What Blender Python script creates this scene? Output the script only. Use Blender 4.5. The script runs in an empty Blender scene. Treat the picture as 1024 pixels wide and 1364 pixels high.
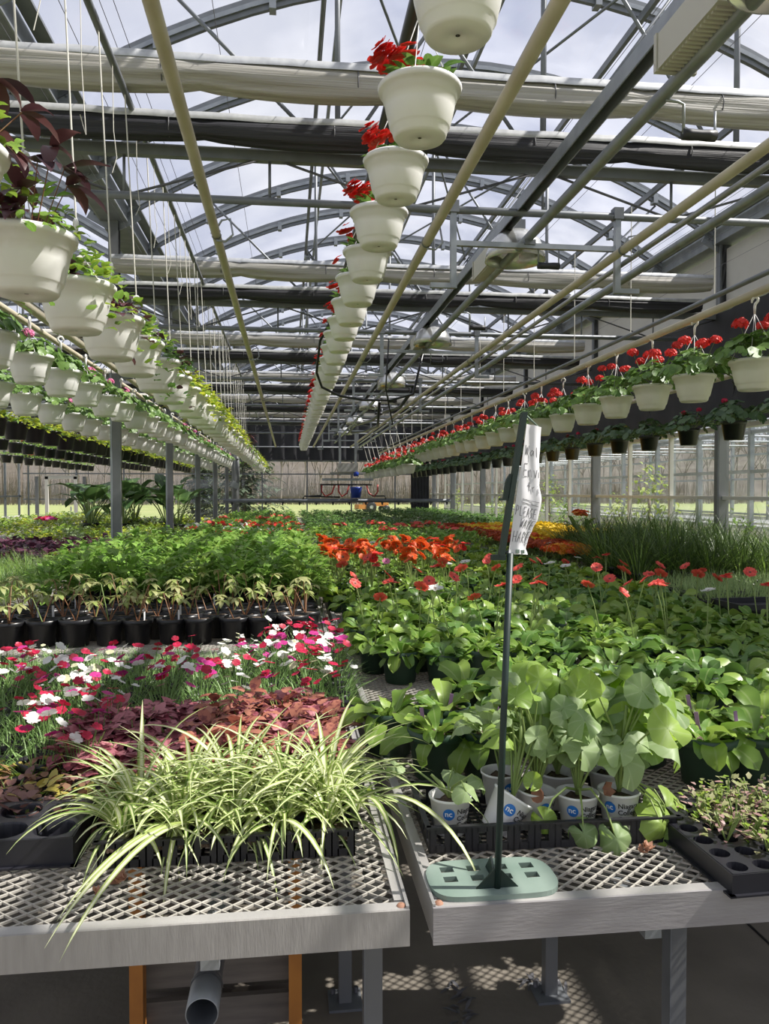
import bpy, math, random
from math import sin, cos, pi, radians, atan2, sqrt
from mathutils import Vector, Matrix
import numpy as np

random.seed(7)
R = random.random
def U(a, b): return a + (b - a) * random.random()
SC = bpy.context.scene
COL = SC.collection

# ------------------------------------------------------------------ materials
def newmat(name):
    m = bpy.data.materials.new(name); m.use_nodes = True
    nt = m.node_tree; nt.nodes.clear()
    out = nt.nodes.new('ShaderNodeOutputMaterial')
    return m, nt, out
def rgba(c): return (c[0], c[1], c[2], 1)

def mat_solid(name, col, rough=.5, metal=0, col2=None, scale=20, amt=.5, bump=0, bscale=60, stretch=None, coat=0, trans=0):
    m, nt, out = newmat(name); N = nt.nodes; L = nt.links
    p = N.new('ShaderNodeBsdfPrincipled')
    p.inputs['Base Color'].default_value = rgba(col); p.inputs['Roughness'].default_value = rough
    p.inputs['Metallic'].default_value = metal
    if coat: p.inputs['Coat Weight'].default_value = coat
    tc = N.new('ShaderNodeTexCoord'); src = tc.outputs['Object']
    if stretch:
        mp = N.new('ShaderNodeMapping'); mp.inputs['Scale'].default_value = stretch
        L.new(src, mp.inputs[0]); src = mp.outputs[0]
    if col2:
        n = N.new('ShaderNodeTexNoise'); n.inputs['Scale'].default_value = scale; n.inputs['Detail'].default_value = 5
        L.new(src, n.inputs['Vector'])
        r = N.new('ShaderNodeMapRange'); r.inputs[1].default_value = .5 - amt * .5; r.inputs[2].default_value = .5 + amt * .5
        L.new(n.outputs[0], r.inputs[0])
        mx = N.new('ShaderNodeMix'); mx.data_type = 'RGBA'
        mx.inputs['A'].default_value = rgba(col); mx.inputs['B'].default_value = rgba(col2)
        L.new(r.outputs[0], mx.inputs['Factor']); L.new(mx.outputs['Result'], p.inputs['Base Color'])
    if bump:
        n2 = N.new('ShaderNodeTexNoise'); n2.inputs['Scale'].default_value = bscale; n2.inputs['Detail'].default_value = 4
        L.new(src, n2.inputs['Vector'])
        b = N.new('ShaderNodeBump'); b.inputs['Strength'].default_value = bump; b.inputs['Distance'].default_value = .01
        L.new(n2.outputs[0], b.inputs['Height']); L.new(b.outputs[0], p.inputs['Normal'])
    last = p.outputs[0]
    if trans:
        t = N.new('ShaderNodeBsdfTranslucent'); t.inputs[0].default_value = rgba(col)
        ms = N.new('ShaderNodeMixShader'); ms.inputs[0].default_value = trans
        L.new(last, ms.inputs[1]); L.new(t.outputs[0], ms.inputs[2]); last = ms.outputs[0]
    L.new(last, out.inputs[0])
    return m

def mat_leaf(name, a, b, trans=.35, rough=.45, rib=None, ribw=.06, stripe=None, stripew=.2, spots=None, spotscale=90, tcol=None, veins=None):
    """a leaf: colour varies from leaf to leaf between a and b; rib = colour of the midrib, stripe = colour of a wide central band"""
    m, nt, out = newmat(name); N = nt.nodes; L = nt.links
    geo = N.new('ShaderNodeNewGeometry'); uv = N.new('ShaderNodeUVMap'); tc = N.new('ShaderNodeTexCoord')
    mx = N.new('ShaderNodeMix'); mx.data_type = 'RGBA'
    mx.inputs['A'].default_value = rgba(a); mx.inputs['B'].default_value = rgba(b)
    L.new(geo.outputs['Random Per Island'], mx.inputs['Factor'])
    c = mx.outputs['Result']
    def over(c, fac, col):
        q = N.new('ShaderNodeMix'); q.data_type = 'RGBA'
        L.new(c, q.inputs['A']); q.inputs['B'].default_value = rgba(col); L.new(fac, q.inputs['Factor'])
        return q.outputs['Result']
    sp = N.new('ShaderNodeSeparateXYZ'); L.new(uv.outputs[0], sp.inputs[0])
    s1 = N.new('ShaderNodeMath'); s1.operation = 'SUBTRACT'; L.new(sp.outputs[0], s1.inputs[0]); s1.inputs[1].default_value = .5
    ab = N.new('ShaderNodeMath'); ab.operation = 'ABSOLUTE'; L.new(s1.outputs[0], ab.inputs[0])
    def band(w, soft, mult=1):
        r = N.new('ShaderNodeMapRange'); r.inputs[1].default_value = w; r.inputs[2].default_value = w + soft
        r.inputs[3].default_value = mult; r.inputs[4].default_value = 0
        L.new(ab.outputs[0], r.inputs[0]); return r.outputs[0]
    if veins:  # radiating veins of a round leaf: u counts the sectors
        fr = N.new('ShaderNodeMath'); fr.operation = 'FRACT'; L.new(sp.outputs[0], fr.inputs[0])
        a1 = N.new('ShaderNodeMath'); a1.operation = 'SUBTRACT'; L.new(fr.outputs[0], a1.inputs[0]); a1.inputs[1].default_value = .5
        a2 = N.new('ShaderNodeMath'); a2.operation = 'ABSOLUTE'; L.new(a1.outputs[0], a2.inputs[0])
        a3 = N.new('ShaderNodeMapRange'); a3.inputs[1].default_value = .04; a3.inputs[2].default_value = .10; a3.inputs[3].default_value = .32; a3.inputs[4].default_value = 0
        L.new(a2.outputs[0], a3.inputs[0]); c = over(c, a3.outputs[0], veins)
    if stripe: c = over(c, band(stripew, .06), stripe)
    if rib: c = over(c, band(ribw, .03, .55), rib)
    if spots:
        n = N.new('ShaderNodeTexNoise'); n.inputs['Scale'].default_value = spotscale; n.inputs['Detail'].default_value = 2
        L.new(tc.outputs['Object'], n.inputs['Vector'])
        r = N.new('ShaderNodeMapRange'); r.inputs[1].default_value = .5; r.inputs[2].default_value = .6
        L.new(n.outputs[0], r.inputs[0]); c = over(c, r.outputs[0], spots)
    p = N.new('ShaderNodeBsdfPrincipled'); p.inputs['Roughness'].default_value = rough
    L.new(c, p.inputs['Base Color'])
    t = N.new('ShaderNodeBsdfTranslucent')
    if tcol:
        g = N.new('ShaderNodeMix'); g.data_type = 'RGBA'; g.blend_type = 'MIX'; g.inputs['Factor'].default_value = .6
        L.new(c, g.inputs['A']); g.inputs['B'].default_value = rgba(tcol); L.new(g.outputs['Result'], t.inputs[0])
    else: L.new(c, t.inputs[0])
    ms = N.new('ShaderNodeMixShader'); ms.inputs[0].default_value = trans
    L.new(p.outputs[0], ms.inputs[1]); L.new(t.outputs[0], ms.inputs[2]); L.new(ms.outputs[0], out.inputs[0])
    return m

def mat_glass(name, tint=(.97, .98, .98), gloss=.07, dirt=.06, dscale=3):
    m, nt, out = newmat(name); N = nt.nodes; L = nt.links
    tr = N.new('ShaderNodeBsdfTransparent'); tr.inputs[0].default_value = rgba(tint)
    gl = N.new('ShaderNodeBsdfGlossy'); gl.inputs['Roughness'].default_value = .05
    a = N.new('ShaderNodeMixShader'); a.inputs[0].default_value = gloss
    L.new(tr.outputs[0], a.inputs[1]); L.new(gl.outputs[0], a.inputs[2])
    tc = N.new('ShaderNodeTexCoord'); n = N.new('ShaderNodeTexNoise'); n.inputs['Scale'].default_value = dscale; n.inputs['Detail'].default_value = 6
    L.new(tc.outputs['Object'], n.inputs['Vector'])
    r = N.new('ShaderNodeMapRange'); r.inputs[1].default_value = .4; r.inputs[2].default_value = .8; r.inputs[4].default_value = dirt * 2
    L.new(n.outputs[0], r.inputs[0])
    d = N.new('ShaderNodeBsdfTranslucent'); d.inputs[0].default_value = (.8, .8, .82, 1)
    b = N.new('ShaderNodeMixShader'); L.new(r.outputs[0], b.inputs[0]); L.new(a.outputs[0], b.inputs[1]); L.new(d.outputs[0], b.inputs[2])
    L.new(b.outputs[0], out.inputs[0])
    return m

M = {}
M['white'] = mat_solid('white_plastic', (.80, .79, .77), .35, trans=.05)
M['basecream'] = mat_solid('pot_white_worn', (.76, .75, .71), .45, col2=(.68, .66, .60), scale=9)
M['black'] = mat_solid('black_plastic', (.012, .012, .014), .35)
M['blackm'] = mat_solid('black_tray_plastic', (.018, .018, .021), .42, bump=.15, bscale=30)
M['greenpot'] = mat_solid('green_plastic', (.022, .055, .03), .45)
M['soil'] = mat_solid('potting_soil', (.05, .033, .022), .95, col2=(.16, .11, .075), scale=120, bump=1, bscale=120)
M['alu'] = mat_solid('weathered_aluminium', (.50, .485, .46), .48, .35, col2=(.36, .345, .33), scale=5, bump=.08, stretch=(1, 1, .25))
M['alu_scratch'] = mat_solid('scratched_aluminium', (.44, .42, .40), .5, .3, col2=(.27, .255, .24), scale=7, amt=.9, stretch=(9, 1, 1.2), bump=.1, bscale=30)
M['alu_grey'] = mat_solid('grey_aluminium', (.40, .385, .39), .5, .3, col2=(.27, .25, .25), scale=6, amt=.8, stretch=(1, 1, 6), bump=.1, bscale=30)
M['mesh'] = mat_solid('galvanised_mesh', (.56, .53, .47), .5, .3, col2=(.34, .32, .28), scale=14)
M['galv'] = mat_solid('galvanised_steel', (.36, .38, .40), .42, .55, col2=(.24, .26, .28), scale=9)
M['galvd'] = mat_solid('dull_galvanised_steel', (.22, .235, .255), .5, .4, col2=(.15, .16, .175), scale=7)
M['post'] = mat_solid('post_steel', (.19, .195, .20), .5, .3, col2=(.14, .145, .15), scale=5)
M['cream'] = mat_solid('cream_painted_pipe', (.55, .50, .385), .5, col2=(.42, .37, .27), scale=6)
M['screen'] = mat_solid('white_screen_cloth', (.56, .545, .51), .6, col2=(.27, .25, .21), scale=3, amt=.7, stretch=(.35, 14, 26), trans=.1, bump=.6, bscale=4)
M['screentop'] = mat_solid('aluminised_screen_edge', (.66, .67, .68), .35, .3, col2=(.42, .43, .45), scale=16)
M['darkcloth'] = mat_solid('black_screen_cloth', (.010, .010, .014), .6, col2=(.035, .035, .045), scale=3, stretch=(.35, 14, 26), bump=.6, bscale=4)
M['curtain'] = mat_solid('black_curtain', (.015, .015, .018), .7, col2=(.035, .035, .04), scale=3)
M['panel'] = mat_solid('beige_wall_panel', (.60, .58, .53), .6, col2=(.50, .48, .43), scale=2)
M['glass'] = mat_glass('window_glass', dirt=.015, gloss=.05)
M['roofglass'] = mat_glass('roof_glazing', (.95, .955, .97), .05, .10, 1.2)
M['concrete'] = mat_solid('concrete', (.215, .19, .155), .85, col2=(.12, .105, .085), scale=2.5, bump=.2, bscale=40)
M['grass'] = mat_solid('mown_grass', (.20, .27, .075), .9, col2=(.34, .33, .14), scale=.25, amt=.6)
M['hill'] = mat_solid('scrub_hillside', (.13, .105, .08), .95, col2=(.07, .055, .04), scale=.6)
M['bark'] = mat_solid('bare_bark', (.24, .20, .17), .9, col2=(.15, .12, .10), scale=3)
M['twig'] = mat_solid('dry_brush', (.20, .165, .12), .9, col2=(.09, .07, .05), scale=.5)
M['paper'] = mat_solid('paper', (.78, .77, .80), .7, trans=.15)
M['ink'] = mat_solid('pen_ink', (.03, .03, .04), .6)
M['signgreen'] = mat_solid('dark_green_metal', (.006, .020, .016), .5)
M['basegreen'] = mat_solid('faded_green_plastic', (.125, .185, .15), .6, col2=(.23, .29, .25), scale=7, amt=.5)
M['orange'] = mat_solid('orange_paint', (.55, .22, .04), .5, col2=(.35, .13, .03), scale=8)
M['wood'] = mat_solid('grey_timber', (.20, .17, .14), .8, col2=(.10, .085, .07), scale=5, stretch=(1, 6, 8))
M['blue'] = mat_solid('blue_plastic', (.02, .05, .32), .35)
M['blueink'] = mat_solid('blue_print', (.02, .16, .50), .5)
M['inkblack'] = mat_solid('black_print', (.01, .01, .01), .5)
M['whiteink'] = mat_solid('white_print', (.8, .8, .8), .5)
M['redhose'] = mat_solid('red_hose', (.45, .05, .04), .4)
M['tagw'] = mat_solid('white_tag', (.7, .7, .7), .5)
M['tagp'] = mat_solid('purple_tag', (.30, .16, .32), .5)
M['twine'] = mat_solid('white_twine', (.62, .60, .54), .7)
M['wire'] = mat_solid('dark_wire', (.10, .10, .11), .5)
M['rub'] = mat_solid('black_rubber', (.02, .02, .024), .5)
M['ballast'] = mat_solid('lamp_housing', (.52, .50, .43), .45, .1)
M['reflector'] = mat_solid('lamp_reflector', (.62, .62, .60), .25, .7)
M['terracotta'] = mat_solid('orange_plastic_scrap', (.6, .16, .05), .5)
# foliage
M['gerb'] = mat_leaf('gerbera_leaf', (.10, .22, .028), (.30, .43, .075), .34, .38, rib=(.34, .45, .16), ribw=.03)
M['gerbd'] = mat_leaf('deep_green_leaf', (.08, .18, .035), (.16, .29, .06), .3, .4, rib=(.24, .34, .14), ribw=.03)
M['bright'] = mat_leaf('bright_green_leaf', (.18, .35, .05), (.31, .50, .10), .4, .42, rib=(.36, .5, .2), ribw=.03)
M['ger'] = mat_leaf('geranium_leaf', (.09, .19, .035), (.19, .32, .07), .32, .45, veins=(.28,.40,.16))
M['gerdark'] = mat_leaf('dark_geranium_leaf', (.04, .09, .035), (.09, .155, .06), .25, .5)
M['biground'] = mat_leaf('large_geranium_leaf', (.20, .30, .12), (.33, .43, .20), .36, .5, tcol=(.36, .58, .03), veins=(.50, .58, .36))
M['bigbright'] = mat_leaf('young_geranium_leaf', (.22, .36, .06), (.34, .48, .10), .42, .45, tcol=(.40, .60, .03), veins=(.46, .56, .26))
M['lime'] = mat_leaf('lime_leaf', (.38, .48, .04), (.58, .60, .06), .42, .45)
M['limeg'] = mat_leaf('yellow_green_leaf', (.20, .34, .04), (.36, .46, .06), .42, .45)
M['purple'] = mat_leaf('dark_purple_leaf', (.045, .018, .028), (.12, .045, .045), .3, .4)
M['plum'] = mat_leaf('plum_rosette_leaf', (.06, .016, .035), (.14, .04, .075), .25, .45)
M['spider'] = mat_leaf('striped_leaf', (.15, .27, .045), (.28, .38, .08), .36, .4, stripe=(.74, .76, .42), stripew=.17)
M['spiderl'] = mat_leaf('pale_striped_leaf', (.36, .46, .12), (.48, .55, .2), .38, .4, stripe=(.78, .80, .55), stripew=.22)
M['pink'] = mat_leaf('polka_dot_leaf', (.28, .06, .085), (.58, .25, .27), .28, .5, spots=(.16, .03, .045), spotscale=55)
M['pinkb'] = mat_leaf('rusty_leaf', (.36, .12, .075), (.46, .20, .13), .28, .5, spots=(.17, .04, .04), spotscale=55)
M['copper'] = mat_leaf('copper_leaf', (.22, .12, .07), (.38, .22, .12), .28, .5)
M['copperp'] = mat_leaf('mauve_leaf', (.20, .10, .085), (.33, .18, .15), .28, .5)
M['coppery'] = mat_leaf('golden_leaf', (.38, .32, .06), (.58, .50, .13), .35, .5)
M['fitt'] = mat_leaf('white_veined_leaf', (.14, .25, .07), (.27, .38, .12), .3, .5, spots=(.58, .64, .42), spotscale=110)
M['dgreen'] = mat_leaf('dianthus_leaf', (.16, .30, .08), (.29, .45, .15), .35, .45)
M['grassb'] = mat_leaf('grass_blade', (.04, .085, .018), (.12, .19, .04), .3, .4)
M['grassl'] = mat_leaf('light_grass_blade', (.22, .36, .06), (.34, .48, .10), .4, .45)
M['rosem'] = mat_leaf('grey_green_needle', (.30, .44, .15), (.44, .56, .24), .35, .5)
M['trop'] = mat_leaf('tropical_leaf', (.045, .10, .03), (.10, .18, .05), .3, .4, rib=(.2, .3, .1), ribw=.02)
M['stem'] = mat_leaf('green_stem', (.22, .32, .09), (.30, .38, .12), .2, .5)
M['redstem'] = mat_solid('red_stem', (.22, .06, .045), .5, col2=(.26, .17, .06), scale=20)
M['castor'] = mat_leaf('bronzed_leaf', (.28, .38, .08), (.42, .42, .19), .35, .45)
M['sedum'] = mat_leaf('sedum_leaf', (.24, .27, .10), (.40, .38, .20), .3, .5)
M['sedump'] = mat_leaf('sedum_pink_leaf', (.34, .19, .18), (.46, .30, .28), .3, .5)
M['dead'] = mat_leaf('withered_leaf', (.30, .14, .09), (.42, .22, .14), .2, .7)
M['conif'] = mat_leaf('conifer_needle', (.05, .075, .045), (.09, .12, .07), .15, .7)
M['bushl'] = mat_leaf('spring_bush_leaf', (.26, .36, .07), (.40, .46, .12), .4, .6)
def petal(n, a, b, t=.3): M[n] = mat_leaf(n, a, b, t, .5)
petal('p_red', (.62, .022, .02), (.80, .05, .035)); petal('p_crim', (.40, .008, .035), (.62, .02, .09))
petal('p_white', (.74, .74, .68), (.82, .82, .78)); petal('p_mag', (.46, .02, .20), (.62, .06, .30))
petal('p_pink', (.72, .16, .36), (.82, .30, .48)); petal('p_orange', (.72, .09, .015), (.86, .17, .03))
petal('p_yellow', (.78, .52, .02), (.86, .66, .04)); petal('p_amber', (.70, .24, .02), (.80, .38, .03))
petal('p_rust', (.32, .04, .015), (.48, .09, .02)); petal('p_coral', (.72, .07, .06), (.84, .14, .10))
petal('p_cream', (.62, .62, .38), (.72, .70, .48))
M['disc'] = mat_solid('flower_centre', (.12, .05, .03), .8)

# ------------------------------------------------------------------ mesh builder
class MB:
    def __init__(s): s.v = []; s.f = []; s.m = []; s.s = []; s.uv = []
    def add(s, vs, fs, mat, smooth=True, uvs=None):
        o = len(s.v); s.v.extend(vs)
        for k, f in enumerate(fs):
            s.f.append(tuple(i + o for i in f)); s.m.append(mat); s.s.append(smooth)
            if uvs: s.uv.extend(uvs[i] for i in f)
            else: s.uv.extend([(.25, .25)] * len(f))
        return s
    def box(s, c, d, mat, rz=0, rx=0, ry=0):
        x, y, z = d[0] / 2, d[1] / 2, d[2] / 2
        vs = [Vector((i * x, j * y, k * z)) for i in (-1, 1) for j in (-1, 1) for k in (-1, 1)]
        if rz or rx or ry:
            q = Matrix.Rotation(rz, 3, 'Z') @ Matrix.Rotation(ry, 3, 'Y') @ Matrix.Rotation(rx, 3, 'X'); vs = [q @ v for v in vs]
        vs = [tuple(v + Vector(c)) for v in vs]
        return s.add(vs, [(0, 1, 3, 2), (4, 6, 7, 5), (0, 4, 5, 1), (2, 3, 7, 6), (0, 2, 6, 4), (1, 5, 7, 3)], mat, False)
    def tube(s, pts, r, mat, n=6, cap=True, smooth=True):
        pts = [Vector(p) for p in pts]; k = len(pts); rs = r if isinstance(r, (list, tuple)) else [r] * k
        vs = []; up = None
        for i, p in enumerate(pts):
            t = (pts[min(i + 1, k - 1)] - pts[max(i - 1, 0)])
            t = t.normalized() if t.length > 1e-9 else Vector((0, 0, 1))
            if up is None: up = Vector((0, 0, 1)) if abs(t.z) < .9 else Vector((1, 0, 0))
            a = t.cross(up); a = a.normalized() if a.length > 1e-6 else t.orthogonal().normalized()
            b = a.cross(t).normalized(); up = b
            for j in range(n):
                q = 2 * pi * j / n; vs.append(tuple(p + (a * cos(q) + b * sin(q)) * rs[i]))
        fs = [(i * n + j, i * n + (j + 1) % n, (i + 1) * n + (j + 1) % n, (i + 1) * n + j) for i in range(k - 1) for j in range(n)]
        if cap: fs += [tuple(range(n))[::-1], tuple((k - 1) * n + j for j in range(n))]
        return s.add(vs, fs, mat, smooth)
    def lathe(s, prof, mat, n=24, c=(0, 0, 0), q=None, smooth=True, capb=False, capt=False):
        vs = []
        for r, z in prof:
            for j in range(n):
                a = 2 * pi * j / n; v = Vector((r * cos(a), r * sin(a), z))
                if q is not None: v = q @ v
                vs.append((v.x + c[0], v.y + c[1], v.z + c[2]))
        k = len(prof)
        fs = [(i * n + j, i * n + (j + 1) % n, (i + 1) * n + (j + 1) % n, (i + 1) * n + j) for i in range(k - 1) for j in range(n)]
        if capb: fs.append(tuple(range(n))[::-1])
        if capt: fs.append(tuple((k - 1) * n + j for j in range(n)))
        return s.add(vs, fs, mat, smooth)
    def leaf(s, p, az, el, Lg, W, mat, droop=1.0, n=5, prof='ovate', fold=.2, wave=0, twist=0):
        p = Vector(p); vs = []; uvs = []; e = el; a = az; ph = R() * 6
        for i in range(n + 1):
            t = i / n
            if prof == 'ovate': w = (sin(pi * min(1, t * .92 + .04) ** .75)) ** .8 if t < 1 else .02
            elif prof == 'strap': w = min(1, .55 + 3 * t) * (1 - t ** 2.2) + .02
            elif prof == 'obov': w = (sin(pi * t ** 1.7 * .97 + .03)) ** .7 * .95 + .06 if t < 1 else .05
            elif prof == 'heart': w = (1.0 if t < .12 else (1 - ((t - .12) / .88) ** 1.6) ** .9) if t < 1 else .02; w = max(w, .02) * (.75 if i == 0 else 1)
            elif prof == 'lobed': w = (.25, .8, .55, 1, .45, .6, .2, .02)[min(7, int(t * 7 + .5))]
            elif prof == 'petal': w = min(1, .3 + 1.0 * t) if t < .99 else .6
            w *= W / 2
            d = Vector((cos(e) * cos(a), cos(e) * sin(a), sin(e))); sd = Vector((-sin(a), cos(a), 0))
            if twist: sd = (Matrix.Rotation(twist * t, 3, d) @ sd)
            nm = sd.cross(d) * -1
            nm = d.cross(sd) if d.cross(sd).z > 0 else sd.cross(d)
            off = fold * w + (wave * W * sin(ph + t * 11) if wave else 0); off2 = fold * w - (wave * W * sin(ph + t * 11 + 1) if wave else 0)
            for q in (p - sd * w + nm * off, p, p + sd * w + nm * off2): vs.append(tuple(q))
            uvs += [(0, t), (.5, t), (1, t)]
            p = p + d * (Lg / n); e -= droop / n
        fs = []
        for i in range(n):
            b = i * 3; fs += [(b, b + 1, b + 4, b + 3), (b + 1, b + 2, b + 5, b + 4)]
        return s.add(vs, fs, mat, True, uvs)
    def round_leaf(s, c, nrm, head, Rd, mat, cup=.15, ruffle=.1, n=12, rings=2, notch=.45):
        c = Vector(c); nz = Vector(nrm).normalized(); x = Vector((cos(head), sin(head), 0)); x = (x - nz * x.dot(nz)).normalized(); y = nz.cross(x)
        vs = [tuple(c)]; uvs = [(.75, 0)]; ph = R() * 6
        for k in range(1, rings + 1):
            rr = k / rings
            for j in range(n):
                a = -pi + notch / 2 + (2 * pi - notch) * j / (n - 1)
                lob = 1 - (.10 if n < 15 else .035) * abs(sin(a * (3.5 if n < 15 else 7))) * (rr > .6) * rr
                r = Rd * rr * lob * (1 - .12 * cos(a + pi) * 0)
                h = Rd * (cup * rr * rr + ruffle * sin(a * 5 + ph) * rr * rr + (.02 * abs(sin(a * 3.5)) * rr + .30 * sin(2 * a + ph) * rr * rr + .12 * sin(3 * a + 2 * ph) * rr * rr + .05 * sin(a * 9) * rr ** 4 if n > 14 else 0))
                vs.append(tuple(c + x * (cos(a) * r + Rd * .25 * rr * 0) + y * sin(a) * r + nz * h)); uvs.append((a * 7 / (2 * pi) + 10, rr))
        fs = [(0, 1 + j, 2 + j) for j in range(n - 1)]
        for k in range(rings - 1):
            b = 1 + k * n; fs += [(b + j, b + n + j, b + n + j + 1, b + j + 1) for j in range(n - 1)]
        return s.add(vs, fs, mat, True, uvs)
    def flower(s, c, nrm, r, mat, k=5, rings=1, pw=1.0, cup=.15, centre=None, cr=.2):
        c = Vector(c); nz = Vector(nrm).normalized(); x = nz.orthogonal().normalized(); y = nz.cross(x)
        for g in range(rings):
            rr = r * (1 - .3 * g); o = R() * 6
            for j in range(k):
                a = o + 2 * pi * j / k; h = pi / k * pw
                d = x * cos(a) + y * sin(a); e = -x * sin(a) + y * cos(a)
                w = rr * sin(h) * .8 if k < 8 else rr * sin(h)
                z1 = nz * rr * (cup * .5 + .03 * g + U(-.05, .05)); z2 = nz * rr * (cup + .12 * g + U(-.1, .1))
                vs = [c + nz * .001 * g, c + d * rr * .55 - e * w + z1, c + d * rr * .55 + e * w + z1, c + d * rr * .95 - e * w * .75 + z2, c + d * rr * .95 + e * w * .75 + z2, c + d * rr * 1.02 + z2]
                s.add([tuple(v) for v in vs], [(0, 1, 2), (1, 3, 5, 4, 2)], mat, False)
        if centre:
            vs = [tuple(c + nz * r * .12)] + [tuple(c + (x * cos(2 * pi * j / 7) + y * sin(2 * pi * j / 7)) * r * cr + nz * r * .06) for j in range(7)]
            s.add(vs, [(0, 1 + j, 1 + (j + 1) % 7) for j in range(7)], centre)
        return s
    def umbel(s, c, r, mat, n=26, fr=.016, flat=.7):
        c = Vector(c)
        for i in range(n):
            z = 1 - (i + .5) / n * 1.5; a = i * 2.4; q = sqrt(max(0, 1 - z * z))
            d = Vector((q * cos(a), q * sin(a), z * flat)); s.flower(c + d * r * U(.85, 1.1), d + Vector((U(-.3, .3), U(-.3, .3), .2)), fr, mat, 5)
        return s
    def pompon(s, c, r, mat, n=34):
        c = Vector(c)
        for i in range(n):
            z = 1 - (i + .5) / n * 1.25; a = i * 2.4; q = sqrt(max(0, 1 - z * z))
            d = Vector((q * cos(a), q * sin(a), z)); x = d.orthogonal().normalized(); y = d.cross(x)
            w = r * .33; p = c + d * r * U(.75, 1); t = d * r * .25
            s.add([tuple(p - x * w - y * w * .4), tuple(p + x * w - y * w * .4), tuple(p + x * w * .8 + y * w * .9 + t), tuple(p - x * w * .8 + y * w * .9 + t)], [(0, 1, 2, 3)], mat, False)
        return s
    def join(s, o):
        b = len(s.v); s.v.extend(o.v); s.f.extend(tuple(i + b for i in f) for f in o.f); s.m.extend(o.m); s.s.extend(o.s); s.uv.extend(o.uv); return s
    def mesh(s, name):
        me = bpy.data.meshes.new(name); me.from_pydata(s.v, [], s.f)
        ms = []
        for m in s.m:
            if m not in ms: ms.append(m)
        for m in ms: me.materials.append(M[m])
        ix = {m: i for i, m in enumerate(ms)}
        me.polygons.foreach_set('material_index', [ix[m] for m in s.m])
        me.polygons.foreach_set('use_smooth', s.s)
        u = me.uv_layers.new(name='UVMap'); u.data.foreach_set('uv', np.array(s.uv, dtype=np.float32).ravel())
        me.update(); return me

def link(name, data, parent=None, loc=(0, 0, 0), rz=0):
    o = bpy.data.objects.new(name, data); COL.objects.link(o)
    o.location = loc; o.rotation_euler = (0, 0, rz)
    if parent: o.parent = parent
    return o
def tag(o, label=None, cat=None, group=None, kind=None):
    if label: o['label'] = label
    if cat: o['category'] = cat
    if group: o['group'] = group
    if kind: o['kind'] = kind
    return o
def struct(name, mb, loc=(0, 0, 0)):
    return tag(link(name, mb.mesh(name), None, loc), kind='structure')
def thing(name, label, cat, loc=(0, 0, 0), rz=0, group=None):
    return tag(link(name, None, None, loc, rz), label, cat, group)
def single(name, mb, label, cat, loc=(0, 0, 0), rz=0, group=None):
    return tag(link(name, mb.mesh(name), None, loc, rz), label, cat, group)
def part(name, mb, parent, loc=(0, 0, 0), rz=0):
    return link(name, mb.mesh(name) if isinstance(mb, MB) else mb, parent, loc, rz)

class Kind:
    """one kind of thing: its parts once (near copies), and joined in one mesh (far copies)"""
    def __init__(s, name, cat, parts):
        s.name = name; s.cat = cat; s.parts = [(n, mb.mesh(n), sub) for n, mb, sub in parts]
        j = MB()
        for n, mb, sub in parts: j.join(mb)
        s.one = j.mesh(name)
    def put(s, loc, rz=0, sc=1.0, label=None, group=None, far=False, name=None, tilt=None):
        if far:
            o = link(name or s.name, s.one, None, loc, rz); o.scale = (sc,) * 3
            return tag(o, label, s.cat, group)
        o = link(name or s.name, None, None, loc, rz); o.scale = (sc,) * 3
        if tilt: o.rotation_euler = (tilt[0], tilt[1], rz)
        tag(o, label, s.cat, group)
        made = {}
        for n, me, sub in s.parts:
            made[n] = link(n, me, made.get(sub, o) if sub else o)
        return o

NTH = ['nearest', 'second', 'third', 'fourth', 'fifth', 'sixth', 'seventh', 'eighth', 'ninth', 'tenth', 'eleventh', 'twelfth', 'thirteenth', 'fourteenth', 'fifteenth', 'sixteenth', 'seventeenth', 'eighteenth', 'nineteenth', 'twentieth']
def nth(i): return NTH[i] if i < len(NTH) else None
def pick(l): return l[int(R() * len(l)) % len(l)]
def sph(a, e): return Vector((cos(e) * cos(a), cos(e) * sin(a), sin(e)))

# ------------------------------------------------------------------ pots
BASKET = [(.001, .007), (.018, .007), (.026, .001), (.086, .0), (.094, .010), (.099, .030), (.104, .036), (.107, .040), (.121, .100), (.127, .132), (.131, .134), (.134, .158), (.145, .160), (.149, .176), (.143, .184), (.136, .182), (.131, .156)]
def basket(mat='white', s=1.0):
    mb = MB(); mb.lathe([(r * s, z * s) for r, z in BASKET], mat, 30)
    mb.lathe([(.001, .0065 * s), (.007, .0062 * s)], 'black', 8)
    return mb
def soil(r, z):
    mb = MB(); k = 16; vs = [(0, 0, z + .006)]
    for ring in (.5, 1):
        for j in range(k):
            a = 2 * pi * j / k; vs.append((r * ring * cos(a), r * ring * sin(a), z + U(-.004, .006)))
    fs = [(0, 1 + j, 1 + (j + 1) % k) for j in range(k)] + [(1 + j, 1 + k + j, 1 + k + (j + 1) % k, 1 + (j + 1) % k) for j in range(k)]
    return mb.add(vs, fs, 'soil')
def hanger(r=.14, z=.176, top=.42, mat='white', n=4, a0=.4):
    mb = MB()
    for j in range(n):
        a = a0 + 2 * pi * j / n; mb.tube([(r * cos(a), r * sin(a), z - .02), (r * .95 * cos(a), r * .95 * sin(a), z + .01), (0, 0, top - .09)], .0018, mat, 5)
    mb.tube([(0, 0, top - .095), (0, 0, top - .05), (.004, 0, top - .035), (.02, 0, top - .02), (.021, 0, top - .006), (.008, 0, top + .006), (-.008, 0, top + .004), (-.018, 0, top - .01), (-.019, 0, top - .025)], [.006, .008, .009, .008, .008, .008, .008, .007, .005], mat, 6)
    return mb
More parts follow.
